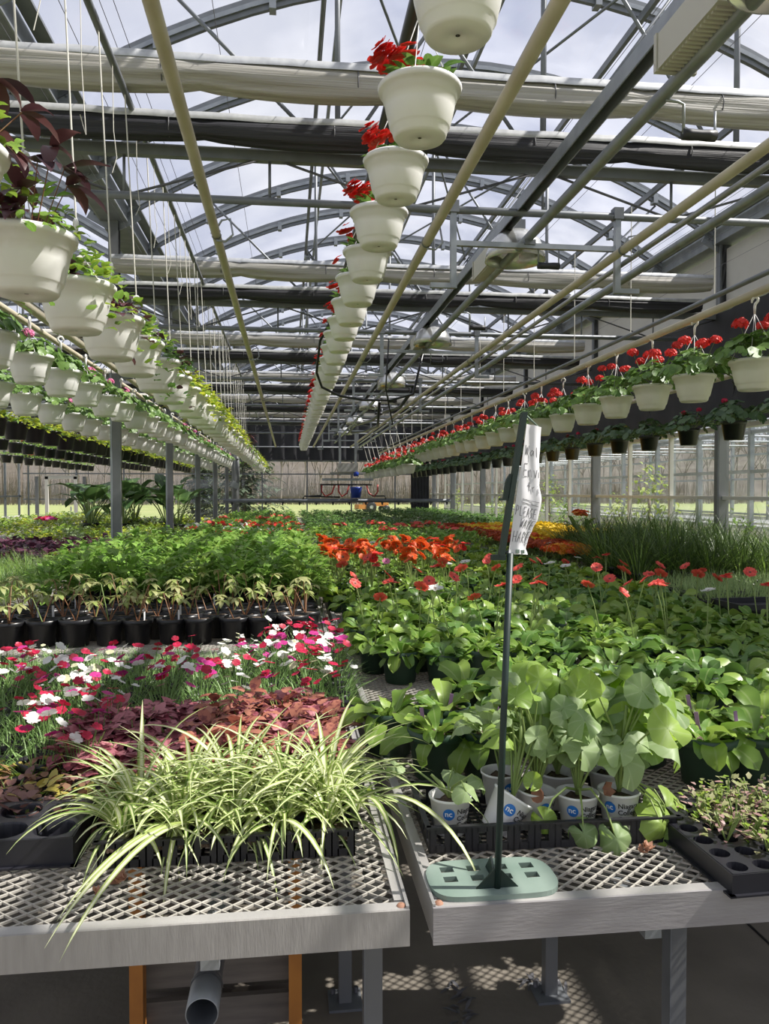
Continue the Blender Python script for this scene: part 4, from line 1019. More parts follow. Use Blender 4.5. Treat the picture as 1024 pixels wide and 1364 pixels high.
# empty black pots in a tray at the left edge, copper plants behind
t = thing('cell_tray', 'empty black moulded cell tray with round wells at the left edge of the front bench', 'tray', (-.60, 1.80, Z))
mb = MB()
def well_plate(w, d, h, nx, ny, r, zt, mat, lipc=None):
    mb = MB(); K = 16
    for i in range(nx):
        for j in range(ny):
            cx = -w / 2 + w * (i + .5) / nx; cy = -d / 2 + d * (j + .5) / ny; hx = w / nx / 2; hy = d / ny / 2
            vs = []
            for k in range(K):
                a = 2 * pi * k / K; c, s = cos(a), sin(a); f = 1 / max(abs(c), abs(s)); vs.append((cx + c * f * hx, cy + s * f * hy, h)); vs.append((cx + c * r, cy + s * r, h)); vs.append((cx + c * r * .97, cy + s * r * .97, h - .004)); vs.append((cx + c * r * .68, cy + s * r * .68, .004))
            fs = []
            for k in range(K):
                a, b = 4 * k, 4 * ((k + 1) % K)
                for q in range(3): fs.append((a + q, b + q, b + q + 1, a + q + 1))
            fs.append(tuple(4 * k + 3 for k in range(K))); mb.add(vs, fs, mat, False)
    for s in (-1, 1):
        mb.box((0, s * d / 2, h * .55), (w + .004, .004, h * .9), mat); mb.box((s * w / 2, 0, h * .55), (.004, d, h * .9), mat)
        mb.box((0, s * (d / 2 + .004), h * .12), (w + .02, .012, .004), mat); mb.box((s * (w / 2 + .004), 0, h * .12), (.012, d + .02, .004), mat)
    return mb
M['trayrim'] = mat_solid('dark_grey_tray_plastic', (.012, .012, .016), .32, col2=(.022, .022, .028), scale=5)
part('well_plate', well_plate(.30, .21, .065, 3, 2, .044, 0, 'trayrim'), t)
t = thing('cell_tray', 'dark grey cell tray with round wells at the right edge of the bench front', 'tray', (1.015, 1.60, Z), radians(2))
part('well_plate', well_plate(.34, .36, .045, 6, 6, .0205, 0, 'trayrim'), t)
K_sed = [Kind('sedum_plug', 'seedling', [('foliage', fol_bushy('sedum', 46, .05, .07, (.012, .02), .7, 'ovate', .1, mats, (.1, .8), 2), None)]) for mats in (['sedum', 'sedump', 'limeg'], ['sedum', 'sedump', 'sedump'], ['limeg', 'sedum'])]
for j in range(6):
    for i in range(6):
        if i == 0 or (j == 0 and i < 3) or (i == 1 and j in (1, 5)): continue
        x = -.17 + .34 * (i + .5) / 6; y = -.18 + .36 * (j + .5) / 6
        K_sed[(i * 2 + j) % 3].put((1.015 + x, 1.60 + y, Z + .035), R() * 6, 1.05, f'pinkish green sedum plug, {nth(j) if j else "front"} row, {nth(i) if i else "first"} column, grey cell tray', 'sedum plugs in the grey cell tray')
# coppery plants at the left front
random.seed(51)
K_cop = [Kind('copper_leaf_plant', 'foliage plant', [('foliage', fol_bushy('copper', 46, .07, .07, (.028, .045), .62, 'ovate', .3, mats, (.2, .9)), None), ('pot', pot(.045, .035, .05, 'black', 10), None)]) for mats in (['copper', 'copperp'], ['copper', 'coppery'], ['coppery', 'copper', 'limeg'], ['copperp'])]
for j in range(4):
    for i in range(5):
        x = -.80 + .095 * i; y = 1.90 + .09 * j
        if x > -.34: continue
        k = 3 if j == 0 else (2 if (i + j) % 3 == 1 else (0 if i % 2 else 1))
        K_cop[k].put((x + U(-.01, .01), y, Z), R() * 6, U(.9, 1.1), f'low {["copper", "bronze", "golden", "mauve"][k]} leaved plant, {nth(j) if j else "front"} row, {nth(i) if i else "leftmost"} column, left bench edge', 'copper foliage at the left edge')
# hypoestes block
random.seed(52)
K_hyp = [Kind('polka_dot_plant', 'polka dot plant', [('foliage', fol_bushy('pink', 70, .095, .13, (.04, .062), .66, 'ovate', .25, mats, (.4, 1.5)), None), ('pot', pot(.05, .04, .055, 'black', 10), None)]) for mats in (['pink'], ['pink', 'pinkb'], ['pinkb', 'pinkb', 'pink'])]
for j in range(5):
    for i in range(8):
        x = -.56 + .108 * i; y = 2.14 + .115 * j
        if x < -.5 and j < 1: continue
        if x > .12 and j < 1: continue
        k = 0 if i < 3 else (1 if i < 5 else 2)
        if x > .19: continue
        K_hyp[k].put((x + U(-.01, .01), y + U(-.01, .01), Z), R() * 6, U(.9, 1.1), f'{["pink", "rusty pink", "brick red"][k]} spotted polka dot plant, {nth(j) if j else "front"} row, {nth(i) if i else "first"} from the left', 'polka dot plants behind the spider plants')
K_fit = [Kind('nerve_plant', 'nerve plant', [('foliage', fol_bushy('fitt', 50, .06, .055, (.02, .032), .75, 'ovate', .2, ['fitt', 'fitt', 'limeg'], (.2, .8)), None), ('pot', pot(.042, .035, .045, 'black', 10), None)]) for _ in range(2)]
for i in range(3):
    for j in range(3): pick(K_fit).put((.0 + .075 * i, 2.02 + .08 * j, Z), R() * 6, 1.1, f'white veined nerve plant, {nth(j) if j else "front"} row, {["left", "middle", "right"][i]}, behind the spider plants at the bench edge', 'nerve plants at the bench edge')
# dianthus
random.seed(53)
def K_dia(cols, n): return Kind('dianthus', 'dianthus', [('foliage', fol_blades('dgreen', 100, .055, (.07, .14), (.0035, .0065), (.5, 1.4), (.2, 1.2), 3), None), ('pot', pot(.05, .042, .05, 'black', 8), None)] + ([('flowers', flo_dianthus(cols, n), None)] if n else []))
KD = [K_dia(['p_crim'], 7), K_dia(['p_white', 'p_white', 'p_cream'], 8), K_dia(['p_crim', 'p_white', 'p_mag'], 8), K_dia(['p_mag'], 4), K_dia(['p_crim', 'p_white'], 11), K_dia([], 0)]
DN = ['with crimson flowers', 'with white flowers', 'with mixed flowers', 'with magenta flowers', 'crowded with crimson and white', 'without flowers']
nd = 0
for j in range(14):
    for i in range(15):
        x = -1.56 + .125 * i; y = 2.22 + .13 * j + U(-.015, .015)
        if y < 2.66 and x > -.56: continue
        if x > .2 or x < -.19 * y - .55 + -.25: continue
        k = pick([0, 0, 1, 2, 2, 4, 4, 3, 5])
        if y > 3.78: continue
        low = .62 if y > 3.4 and x < -.1 else 1
        if y > 3.4 and x < -.1: k = pick([5, 5, 5, 1])
        if y > 3.15 and -1.0 < x < -.45: k = 5
        KD[k].put((x + U(-.015, .015), y, Z), R() * 6, U(.9, 1.15) * low, f'dianthus clump {DN[k]}, {nth(j) if j else "front"} row, {nth(14 - i)} to the bench gap', 'dianthus clumps on the left bench'); nd += 1
# black pots with red-stemmed seedlings
random.seed(54)
def fol_castor(n=3, s=1, red=True):
    mb = MB()
    for i in range(n):
        a = R() * 6.3; h = U(.10, .22) * s; dx, dy = .06 * cos(a), .06 * sin(a)
        pts = [(0, 0, 0), (dx * .5, dy * .5, h * .5), (dx, dy, h * .95), (dx * 1.3, dy * 1.3, h)]
        mb.tube(pts, [.0032, .0028, .0022, .0016], 'redstem' if R() < .75 else 'stem', 5, False)
        for k in range(5): mb.leaf((dx * 1.3, dy * 1.3, h), a + (k - 2) * .75, U(-.6, .1), U(.045, .075), .026, 'castor', U(.2, 1.2), 4, 'ovate', .1)
    return mb
def lifted(m, z): m.v = [(x, y, q + z) for x, y, q in m.v]; return m
K_cas = [Kind('potted_seedling', 'potted seedling', [('pot', pot(.08, .062, .135, 'black', 22, .014), None), ('soil', soil(.07, .118), 'pot'), ('foliage', lifted(fol_castor(n), .115), None)] + ([('plant_tag', MB().box((.05, .02, .15), (.012, .002, .07), 'tagw', .4), None)] if n == 4 else [])) for n in (1, 2, 3, 2, 4, 5)]
for j in range(4):
    for i in range(11):
        x = -1.56 + .158 * i + (.07 if j % 2 else 0); y = 4.18 + .15 * j
        if x > .12: continue
        k = pick([0, 1, 2, 3, 4, 5])
        K_cas[k].put((x + U(-.012, .012), y + U(-.01, .01), Z), R() * 6, U(.94, 1.03), f'black pot with {["one bent red stemmed seedling", "two red stemmed seedlings", "three drooping seedlings", "two thin seedlings", "four seedlings and a white tag", "a bushy bronze seedling"][k]}, {nth(j) if j else "front"} row, {nth(i) if i else "leftmost"} pot', 'black pots of red stemmed seedlings')
# leafy green mass behind
random.seed(55)
K_grn = [Kind('leafy_plant', 'leafy plant', [('pot', pot(.09, .07, .13, 'black', 14), None), ('foliage', lifted(fol_bushy(m, 130, .18, .34, (.06, .10), .5, 'ovate', .25, None, (.3, 1.3)), .11), None)]) for m in ('bright', 'bright', 'gerb')]
for j in range(13):
    for i in range(8):
        x = -1.42 + .215 * i; y = 4.95 + .28 * j
        if j > 9 and i > 4 and False: continue
        if x > .12: continue
        lab = f'bushy bright green plant, {nth(j) if j else "front"} row, {nth(i) if i else "leftmost"} column, behind the black pots' if j < 6 else 'bushy green plant in the far rows of the green block'
        pick(K_grn).put((x + U(-.03, .03), y + U(-.04, .04), Z), R() * 6, U(.85, 1.05), lab, 'bushy green plants behind the black pots', j > 5)
# beyond: begonias and impatiens on the left bench
K_imp = [Kind('flowering_plant', 'flowering plant', [('foliage', lifted(fol_bushy(m, 70, .17, .22, (.05, .08), .6), .05), None)] + ([('flowers', lifted(flo_cluster([c], 12, .15, .2, .035), .05), None)] if c else [])) for m, c in (('bright', 'p_red'), ('gerb', 'p_coral'), ('bright', 'p_white'), ('bright', None), ('limeg', None), ('gerbd', None))]
IN = ['with red flowers', 'with coral flowers', 'with white flowers', 'of bright leaves', 'of yellow green leaves', 'of dark leaves']
random.seed(56)
for j in range(34):
    for i in range(6):
        x = -1.4 + .29 * i; y = 8.6 + .42 * j + .012 * j * j
        if y > 24: continue
        k = pick([0, 1, 3, 3]) if y < 11 else (pick([2, 3, 3, 0]) if y < 14 else pick([3, 4, 5, 5, 5, 1 if y < 18 else 5]))
        K_imp[k].put((x + U(-.05, .05), y + U(-.06, .06), Z), R() * 6, U(.9, 1.1), f'low plant {IN[k]} on the far half of the left bench', f'low plants {IN[k]} on the far half of the left bench', True)

# ------------------------------------------------------------------ right bench: gerberas
random.seed(60)
def K_ger(cols, n, h=.26, m='gerb', nl=18, fr=.036): return Kind('gerbera', 'gerbera', [('pot', pot(.082, .062, .135, 'greenpot', 20, .016), None), ('soil', soil(.07, .118), 'pot'), ('foliage', lifted(fol_gerbera(int(nl * 1.35), (.10, .165), m, .42), .115), None)] + ([('flowers', lifted(flo_gerbera(cols, n, h, fr), .115), None)] if n else []))
G0 = [K_ger([], 0, nl=nl) for nl in (13, 15, 17)]
GR = [K_ger(['p_coral'], n, nl=22) for n in (1, 2, 1)]
GW = [K_ger(['p_white'], 1, .22, nl=22), K_ger(['p_pink'], 1, .26, nl=22)]
GN = [K_ger([], 0, nl=26), K_ger([], 0, nl=24, m='gerb'), K_ger([], 0, nl=24, m='gerbd')]
GO = [K_ger(['p_orange', 'p_orange', 'p_red'], 6, .24, nl=20, fr=.045), K_ger(['p_orange'], 5, .22, nl=20, fr=.045)]
GL = [K_ger([], 0, nl=24, m='limeg')]
def gtag(o, p=(.04, -.03, .12)):
    mb = MB(); mb.box((p[0], p[1], p[2] + .03), (.011, .0016, .06), 'tagp', .3, 0, .15); part('plant_tag', mb, o)
near = [(.405, 2.13, 0, 'young gerbera in a green pot beside the bench gap, left of the sign pole', 1), (.545, 2.12, 1, 'young gerbera in a green pot just left of the sign pole', 1), (.30, 2.33, 2, 'young gerbera in a green pot behind the leftmost green pot', 0), (.47, 2.36, 0, 'small gerbera in a green pot, second row behind the slotted tray', 1), (.60, 2.62, 2, 'gerbera in a green pot standing alone on bare mesh left of the pole', 0), (.70, 2.30, 1, 'gerbera in a green pot just right of the sign pole', 0),
        (1.115, 1.985, 2, 'gerbera in a large green pot in front, beside the wilting geraniums', 1), (1.262, 1.995, 1, 'gerbera in a large green pot at the right edge of the picture', 1), (1.19, 2.16, 0, 'gerbera in a green pot with a purple tag, behind the two large pots', 1), (1.02, 2.16, 1, 'gerbera in a green pot behind the right end of the geranium tray', 1), (1.38, 2.15, 2, 'gerbera in a green pot beyond the right picture edge pot', 0), (.88, 2.17, 0, 'gerbera in a green pot behind the middle of the geranium tray', 0), (.78, 2.45, 2, 'gerbera in a green pot, second row right of the pole', 0)]
for x, y, k, lab, tg in near:
    o = G0[k].put((x, y, Z), R() * 6, 1.0, lab, 'young gerberas in green pots near the front')
    if tg: gtag(o)
random.seed(61)
for j in range(12):
    for i in range(13):
        x = .385 + .168 * i + (.08 if j % 2 else 0); y = 2.48 + .20 * j if j < 3 else 3.20 + .205 * (j - 3)
        if j < 3 and x < .86 - .12 * (2 - j): continue
        if j == 3 and x < .42: continue
        if x > 2.45 or x > .64 * y + .15: continue
        if j >= 6 and R() < .1: continue
        ks, nm = (GN, 'leafy gerbera without flowers')
        if j < 3 and R() < .0: pass
        if j >= 4 and R() < .5: ks, nm = GR, 'gerbera with coral red flowers'
        elif j >= 4 and R() < .14: ks, nm = GW[:1], 'gerbera with a white flower'
        sc = U(.88, 1.0)
        pick(ks).put((x + U(-.02, .02), y + U(-.02, .02), Z), R() * 6, sc, f'{nm}, {nth(j) if j else "front"} row, {nth(i) if i else "first"} from the gap', 'gerberas in the middle of the right bench')
for j in range(16):
    for i in range(9):
        x = .33 + .26 * i; y = 5.15 + .26 * j
        if x > 2.45: continue
        if j < 8 and x < 1.15 + .05 * j and j > 0: ks, nm = GO, 'orange red gerbera'
        elif j < 10 and R() < .12: ks, nm = GW, 'pale flowered gerbera'
        elif R() < .45: ks, nm = GL, 'yellow green leafy gerbera'
        else: ks, nm = GN, 'leafy gerbera'
        if j < 3 and x > 1.2 and R() < .3: ks, nm = GR, 'coral gerbera'
        lab = f'{nm} behind the coral ones, {nth(j) if j else "front"} row, {nth(i) if i else "first"} from the gap' if j < 8 else f'{nm} in the far rows of the right bench'
        pick(ks).put((x + U(-.04, .04), y + U(-.04, .04), Z), R() * 6, U(.95, 1.05) * (.86 if ks is not GO else 1), lab, f'{nm} group on the right bench', True)
random.seed(62)
for j in range(32):
    for i in range(7):
        x = .45 + .32 * i; y = 9.5 + .46 * j + .014 * j * j
        if y > 24.3: continue
        k = pick([3, 4, 3, 5]) if y < 13 else 5
        if 11 < y < 13 and R() < .3: k = 1
        K_imp[k].put((x + U(-.05, .05), y + U(-.06, .06), Z), R() * 6, U(.95, 1.15), f'low plant {IN[k]} on the far half of the right bench', f'low plants {IN[k]} on the far half of the right bench', True)

# ------------------------------------------------------------------ slotted tray of wilting geraniums
random.seed(70)
put_tray('black slotted tray holding wilting geraniums in printed white cups', (.585, 1.795, Z), radians(-1), .56, .26, .058, 0, 0)
def cup_parts(text=True):
    c = MB(); c.lathe([(.001, 0), (.034, 0), (.035, .003), (.0465, .080), (.049, .081), (.0495, .086), (.0475, .087), (.0455, .081), (.042, .06)], 'white', 28)
    return c
def cyl_text(s, size, z, ang, mat, r0=.0352, slope=.147, bold=.0):
    cu = bpy.data.curves.new('tx', 'FONT'); cu.body = s; cu.size = size; cu.offset = bold; cu.align_x = 'LEFT'; cu.resolution_u = 3
    o = bpy.data.objects.new('tx', cu); COL.objects.link(o); dg = bpy.context.evaluated_depsgraph_get(); me = bpy.data.meshes.new_from_object(o.evaluated_get(dg))
    mb = MB(); vs = []
    for v in me.vertices:
        zz = z + v.co.y; r = r0 + slope * zz + .0006; a = ang + v.co.x / r; vs.append((r * cos(a), r * sin(a), zz))
    mb.add(vs, [tuple(p.vertices) for p in me.polygons], mat, False)
    bpy.data.objects.remove(o); bpy.data.meshes.remove(me); bpy.data.curves.remove(cu); return mb
def cup_print(ang):
    mb = MB(); K = 20
    def disc(u0, z0, rd, mat, e):
        vs = [(0, 0)] + [(rd * cos(2 * pi * k / K), rd * sin(2 * pi * k / K)) for k in range(K)]; out = []
        for x, y in vs: r = .0352 + .147 * (z0 + y) + e; a = ang + (u0 + x) / r; out.append((r * cos(a), r * sin(a), z0 + y))
        mb.add(out, [(0, 1 + k, 1 + (k + 1) % K) for k in range(K)], mat, False)
    disc(0, .056, .0135, 'blueink', .0005)
    mb.join(cyl_text('nc', .0185, .0515, ang - .0092 / .0432, 'whiteink', .0357, .147, .0003))
    for i, s in enumerate(('Niagara', 'College', 'Canada')): mb.join(cyl_text(s, .0165, .0565 - .0155 * i, ang + .018 / .0432, 'inkblack', .0353, .147, .0002))
    return mb
CM = {a: cup_print(radians(a)).mesh('printed_logo') for a in (-105, -75, -125, -140)}
cupm = cup_parts().mesh('cup'); soilm = soil(.0435, .066).mesh('soil')
def big_ger(seed, n, h, lean=(0, 0), lr=(.03, .055), dead=0, low=0, zmin=.3):
    random.seed(seed); mb = MB(); tips = []
    for i in range(n):
        a = i * 2.4 + U(-.4, .4); q = U(.04, .14); z = h * (U(zmin, .65) if i % 2 else U(.55, 1.05))
        c = Vector((lean[0] * z / h + q * cos(a), lean[1] * z / h + q * sin(a), .085 + z))
        m = Vector((lean[0] * .3 + q * .25 * cos(a), lean[1] * .3 + q * .25 * sin(a), .085 + z * .6))
        mb.tube([(0, 0, .08), tuple(m), tuple(m * .35 + c * .65 + Vector((0, 0, .02))), tuple(c)], [.0032, .0026, .002, .0017], 'stem', 5, False)
        nr = Vector((cos(a) * U(-.2, .9), sin(a) * U(-.2, .9) - .25, U(.5, 1)))
        mb.round_leaf(c, nr, a + pi, U(*lr), pick(['biground', 'biground', 'bigbright']), U(-.6, .15), U(.03, .09), 29, 4, U(.15, .5))
    mb.tube([(0, 0, .08), (lean[0] * .4, lean[1] * .4, .085 + h * .45), (lean[0] * .8, lean[1] * .8, .085 + h * .8)], [.0055, .005, .003], 'stem', 6)
    for i in range(low):
        a = U(-2.6, -.4); c = Vector((.06 * cos(a), .055 * sin(a) , U(.06, .12))); mb.tube([(0, 0, .07), tuple(c * .6 + Vector((0, 0, .06))), tuple(c)], .0017, 'stem', 5, False); mb.round_leaf(c, (cos(a) * .7, -.8, U(.3, .8)), a + pi, U(.02, .03), pick(['biground', 'bigbright']), U(-.5, .1), .07, 29, 4, .3)
    for i in range(dead): mb.round_leaf((U(-.05, .05), U(-.08, -.04), U(.08, .13)), (U(-1, 1), -1, .5), 0, .018, 'dead', .8, .35, 10, 2)
    return mb
def drooper(specs):
    """stems that hang over the tray edge, each ending in a folded leaf: (dx, dy, z of tip, radius)"""
    mb = MB()
    for dx, dy, z, r in specs:
        mb.tube([(0, 0, .09), (dx * .35, dy * .35, .105), (dx * .75, dy * .75, (z + .09) / 2 + .02), (dx, dy, z)], [.0035, .003, .0022, .0018], 'stem', 5, False)
        mb.round_leaf((dx, dy - .004, z), (U(-.3, .3), -1, .35), -pi / 2, r, pick(['biground', 'bigbright']), -.8, .14, 29, 4, .4)
    return mb
cups = [(.365, 1.755, 0, 0, -100 + 5, 'upright white cup with one geranium leaf, at the left end of the slotted tray', big_ger(71, 4, .05, (-.05, .03), (.024, .034), 0, 0, .6), -105),
        (.462, 1.725, radians(-8), radians(34), 0, 'tipped white printed cup right behind the sign pole, soil spilling', big_ger(72, 8, .22, (-.09, .04), (.02, .032), 0, 0, .55), -105),
        (.562, 1.765, 0, radians(6), 0, 'white cup with tall pale geranium, third from the left in the slotted tray', big_ger(73, 20, .26, (.0, .03), (.026, .046), 1, 1, .35), -75),
        (.660, 1.735, 0, 0, 0, 'white printed cup showing its lettering, fourth from the left in the slotted tray', big_ger(74, 14, .20, (.02, .03), (.024, .042), 1, 0, .5).join(drooper([(-.02, -.09, .03, .034), (.05, -.10, .02, .042), (-.10, -.06, .05, .03)])), -125),
        (.762, 1.74, 0, 0, 0, 'white printed cup at the right end of the slotted tray, leaves hanging over the rim', big_ger(75, 20, .24, (.03, .02), (.032, .055), 0, 0, .35).join(drooper([(.06, -.09, .04, .045), (.10, -.03, .05, .05), (.09, -.08, .02, .04)])), -140),
        (.66, 1.87, 0, 0, 0, 'geranium in a white cup, back row behind the lettered cup', big_ger(76, 24, .26, (.0, .02), (.032, .058)), -75),
        (.79, 1.87, 0, 0, 0, 'large leaved geranium in a white cup at the back right corner of the slotted tray', big_ger(77, 24, .23, (.03, .0), (.045, .07)), -75),
        (.52, 1.89, 0, 0, 0, 'geranium in a white cup, back left of the slotted tray', big_ger(78, 14, .2, (.05, .0), (.025, .045)), -75)]
for x, y, rx, ry, rz, lab, fol, pr in cups:
    o = thing('potted_geranium', lab, 'potted geranium', (x, y, Z + .008 + (.012 if ry > .3 else 0)), 0, None); o.rotation_euler = (rx, ry, 0)
    c = link('cup', cupm, o); link('soil', soilm, c); link('printed_logo', CM[pr], c); part('foliage', fol, o)
random.seed(79)
for x, y, s in ((.765, 1.605, 1), (-.33, 1.60, 1.2), (-.37, 1.56, .7)):
    mb = MB(); 
    for k in range(3): mb.round_leaf((U(-.006, .006), U(-.006, .006), .008 + .004 * k), (U(-.5, .5), U(-.5, .5), 1), R() * 6, .013 * s, 'dead', .8, .35, 12, 2)
    single('fallen_leaf', mb, {.765: 'crumpled brown leaf on the mesh below the geranium tray', -.33: 'larger withered leaf on the mesh near the empty black cell tray', -.37: 'small brown scrap on the mesh near the withered leaf'}[x], 'leaf', (x, y, Z))

# ------------------------------------------------------------------ right window bench
random.seed(80)
K_ros = [Kind('rosemary', 'herb plant', [('foliage', fol_blades('rosem', 90, .05, (.08, .17), (.005, .009), (.8, 1.5), (.0, .5), 3), None), ('pot', pot(.05, .042, .07, 'black', 10), None)]) for _ in range(2)]
for j in range(10):
    for i in range(9):
        x = 2.86 + .15 * i; y = 4.5 + .17 * j
        if x < 3.05 and j < 3: continue
        pick(K_ros).put((x + U(-.02, .02), y, Z), R() * 6, U(.95, 1.15), f'grey green herb by the right windows, {nth(j) if j else "front"} row, {nth(i) if i else "leftmost"}', 'grey green herbs by the right windows', False)
K_gra = [Kind('ornamental_grass', 'ornamental grass', [('foliage', fol_blades('grassb', 90, .06, (.35, .75), (.006, .011), (.8, 1.5), (.3, 1.7), 6, ['grassb', 'grassb', 'grassl' if k == 2 else 'grassb']), None), ('pot', pot(.07, .055, .11, 'black', 12), None)]) for k in range(3)]
for j in range(13):
    for i in range(8):
        x = 2.90 + .22 * i; y = 6.25 + .25 * j
        if x > 4.55 or (y > 7.3 and x < 3.15): continue
        pick(K_gra).put((x + U(-.04, .04), y + U(-.04, .04), Z), R() * 6, U(.8, 1.15), f'tall dark ornamental grass, {nth(j) if j else "front"} row, {nth(i) if i else "leftmost"}', 'tall grasses by the right windows', j > 5)
K_mar = [Kind('marigold', 'marigold', [('foliage', fol_bushy('gerbd', 40, .10, .13, (.03, .05), .4), None), ('flowers', (lambda m: m)(MB()), None)]) for _ in range(0)]
def mari(c, n=9):
    f = MB()
    for i in range(n): a = i * 2.4; q = .10 * sqrt((i + .5) / n); f.pompon((q * cos(a), q * sin(a), .15 + U(-.015, .02)), U(.026, .034), pick(c))
    return Kind('marigold', 'marigold', [('foliage', fol_bushy('gerbd', 50, .12, .15, (.03, .05), .4), None), ('flowers', f, None)])
K_mar = {'yellow': mari(['p_yellow']), 'amber': mari(['p_amber', 'p_orange']), 'rust': mari(['p_rust', 'p_rust', 'p_orange'])}
random.seed(81)
for j in range(29):
    for i in range(9):
        x = 2.74 + .21 * i; y = 7.5 + .21 * j
        if y < 9.5 and i > 1: continue
        if x > 4.5: continue
        c = 'rust' if (i < 1 and j > 5) or (j in (3, 4, 5)) else ('amber' if j < 3 or (i < 3 and (j % 5) < 2) else 'yellow')
        if y > 12 and x > 3.6: c = 'yellow'
        K_mar[c].put((x + U(-.02, .02), y, Z), R() * 6, U(1.2, 1.4), f'{c} marigold in the block on the right window bench' if j > 8 else f'{c} marigold, {nth(j) if j else "front"} row, {nth(i) if i else "leftmost"}', f'{c} marigolds on the right window bench', True)
for j in range(14):
    for i in range(5):
        y = 14.2 + .75 * j
        K_imp[5].put((2.9 + .38 * i + U(-.05, .05), y, Z), R() * 6, 1.25, 'dark leafy plant at the far end of the right window bench', 'dark leafy plants at the far end of the right window bench', True)
for i in range(5):
    put_tray(f'black flat on the aisle edge of the window bench, {nth(i)} from the camera', (2.88, 4.35 + .56 * i, Z), pi / 2, .54, .24, .055, 6, 3, True, True, 'flats along the right window bench')
mb = MB()
for k in range(8): mb.box((0, 0, .012 + .019 * k), (.50, .27, .006), 'blackm'); mb.box((0, -.13, .018 + .019 * k), (.49, .006, .012), 'black'); mb.box((-.245, 0, .018 + .019 * k), (.006, .26, .012), 'black')
for s in (-1, 1): mb.box((0, s * .13, .16), (.5, .008, .03), 'blackm'); mb.box((s * .25, 0, .16), (.008, .27, .03), 'blackm')
single('tray_stack', mb, 'stack of empty black flats at the right picture edge', 'tray stack', (2.62, 4.05, Z + .012), radians(4))
# a canna with orange flowers behind the grasses, palms by the glass
random.seed(82)
mb = MB()
for i in range(16): mb.leaf((U(-.1, .1), U(-.1, .1), U(.1, .4)), R() * 6, U(.3, 1.2), U(.2, .35), .06, 'gerb', U(.4, 1.4), 5)
fl2 = flo_cluster(['p_orange', 'p_amber'], 22, .09, .52, .045)
o = thing('lily_plant', 'tall orange flowered plant rising behind the grasses near the right windows', 'flowering plant', (3.6, 9.45, Z)); part('foliage', mb, o); part('flowers', fl2, o)

# ------------------------------------------------------------------ left benches
random.seed(90)
K_fin = [Kind('fine_grass', 'fine grass', [('foliage', fol_blades('grassl', 130, .07, (.16, .30), (.003, .005), (.7, 1.5), (.2, 1.3), 4, ['grassl', 'dgreen']), None)]) for _ in range(2)]
K_plum = [Kind('plum_rosette', 'foliage plant', [('foliage', lifted(fol_bushy('plum', 40, .11, .10, (.06, .09), .7), .03), None)]) for _ in range(2)]
K_lmd = [Kind('lime_mound', 'foliage plant', [('foliage', lifted(fol_bushy(m, 60, .13, .12, (.03, .05), .7), .03), None)]) for m in ('limeg', 'lime', 'fitt')]
for j in range(28):
    for i in range(9):
        x = -1.98 - .24 * i; y = 4.6 + .30 * j + .007 * j * j
        if x < -.355 * y - .2: continue
        if y < 8.2: k, nm = K_fin, 'fine light green grass'
        elif y < 9.4 and x > -2.6: k, nm = K_lmd, 'yellow green mounded plant'
        elif y < 10.6: k, nm = (K_plum, 'plum purple rosette') if x < -2.4 or x > -2.3 else (K_fin, 'fine light green grass')
        elif y < 11.6: k, nm = (K_plum, 'plum purple rosette')
        else: k, nm = K_lmd, 'pale green mounded plant'
        lab = f'{nm} beyond the posts, {nth(j) if j else "front"} row, {nth(i) if i else "first"} from the posts' if j < 15 else f'{nm} in the far rows beyond the left posts'
        pick(k).put((x + U(-.04, .04), y + U(-.04, .04), Z), R() * 6, U(.9, 1.1) * (1 + max(0, j - 10) * .045), lab, f'{nm} group beyond the left posts', True)
for j in range(16):
    for i in range(6):
        x = -4.4 - .36 * i; y = 13 + .7 * j
        if x < -.355 * y: continue
        k = pick([0, 1, 2]); K_lmd[k].put((x, y + U(-.1, .1), Z + .02), R() * 6, 1.5, 'pale mounded plant on the far left bench', 'pale mounded plants on the far left bench', True)
o = single('pink_flower_plant', fol_bushy('gerb', 40, .2, .2).join(flo_cluster(['p_crim', 'p_mag'], 50, .22, .22, .05)), 'mound of deep pink flowers near the far left door', 'flowering plant', (-5.0, 17.2, Z))
# tropical plants behind the left posts
def trop(seed, n, h, L):
    random.seed(seed); mb = MB(); st = MB()
    for i in range(n):
        a = i * 2.4 + U(-.3, .3); q = U(.15, .5) * L * 1.6; z = h * U(.55, 1.05); c = (q * cos(a), q * sin(a), .12 + z)
        st.tube([(0, 0, .1), (q * .4 * cos(a), q * .4 * sin(a), z * .7), c], [.016, .012, .008], 'stem', 5, False)
        l = L * U(.8, 1.15); mb.leaf(c, a, U(.1, .9), l, l * .7, 'trop', U(.5, 1.5), 7, 'heart', .15, .03); mb.leaf(c, a + pi, U(-.9, -.3), l * .3, l * .5, 'trop', .3, 3, 'heart', .2)
    return Kind('elephant_ear', 'tropical plant', [('pot', pot(.15, .12, .22, 'black', 14), None), ('stems', st, None), ('foliage', mb, None)])
KT = [trop(91, 10, .72, .52), trop(92, 11, .65, .46), trop(93, 9, .85, .56)]
for i, (x, y, k, s) in enumerate(((-3.55, 14.8, 0, 1.0), (-2.95, 14.6, 1, 1.0), (-2.3, 15.4, 2, 1.0), (-3.1, 16.5, 2, 1.0), (-1.98, 14.6, 0, .9), (-3.9, 16.2, 1, 1.0))):
    KT[k].put((x, y, Z), R() * 6, s, ['elephant ear with broad drooping leaves left of the nearest grey post', 'elephant ear right behind the nearest grey post', 'tall elephant ear between the first and second grey posts', 'elephant ear rising behind the others', 'elephant ear just left of the second grey post', 'leftmost elephant ear in the group'][i], 'elephant ears beyond the left bench')

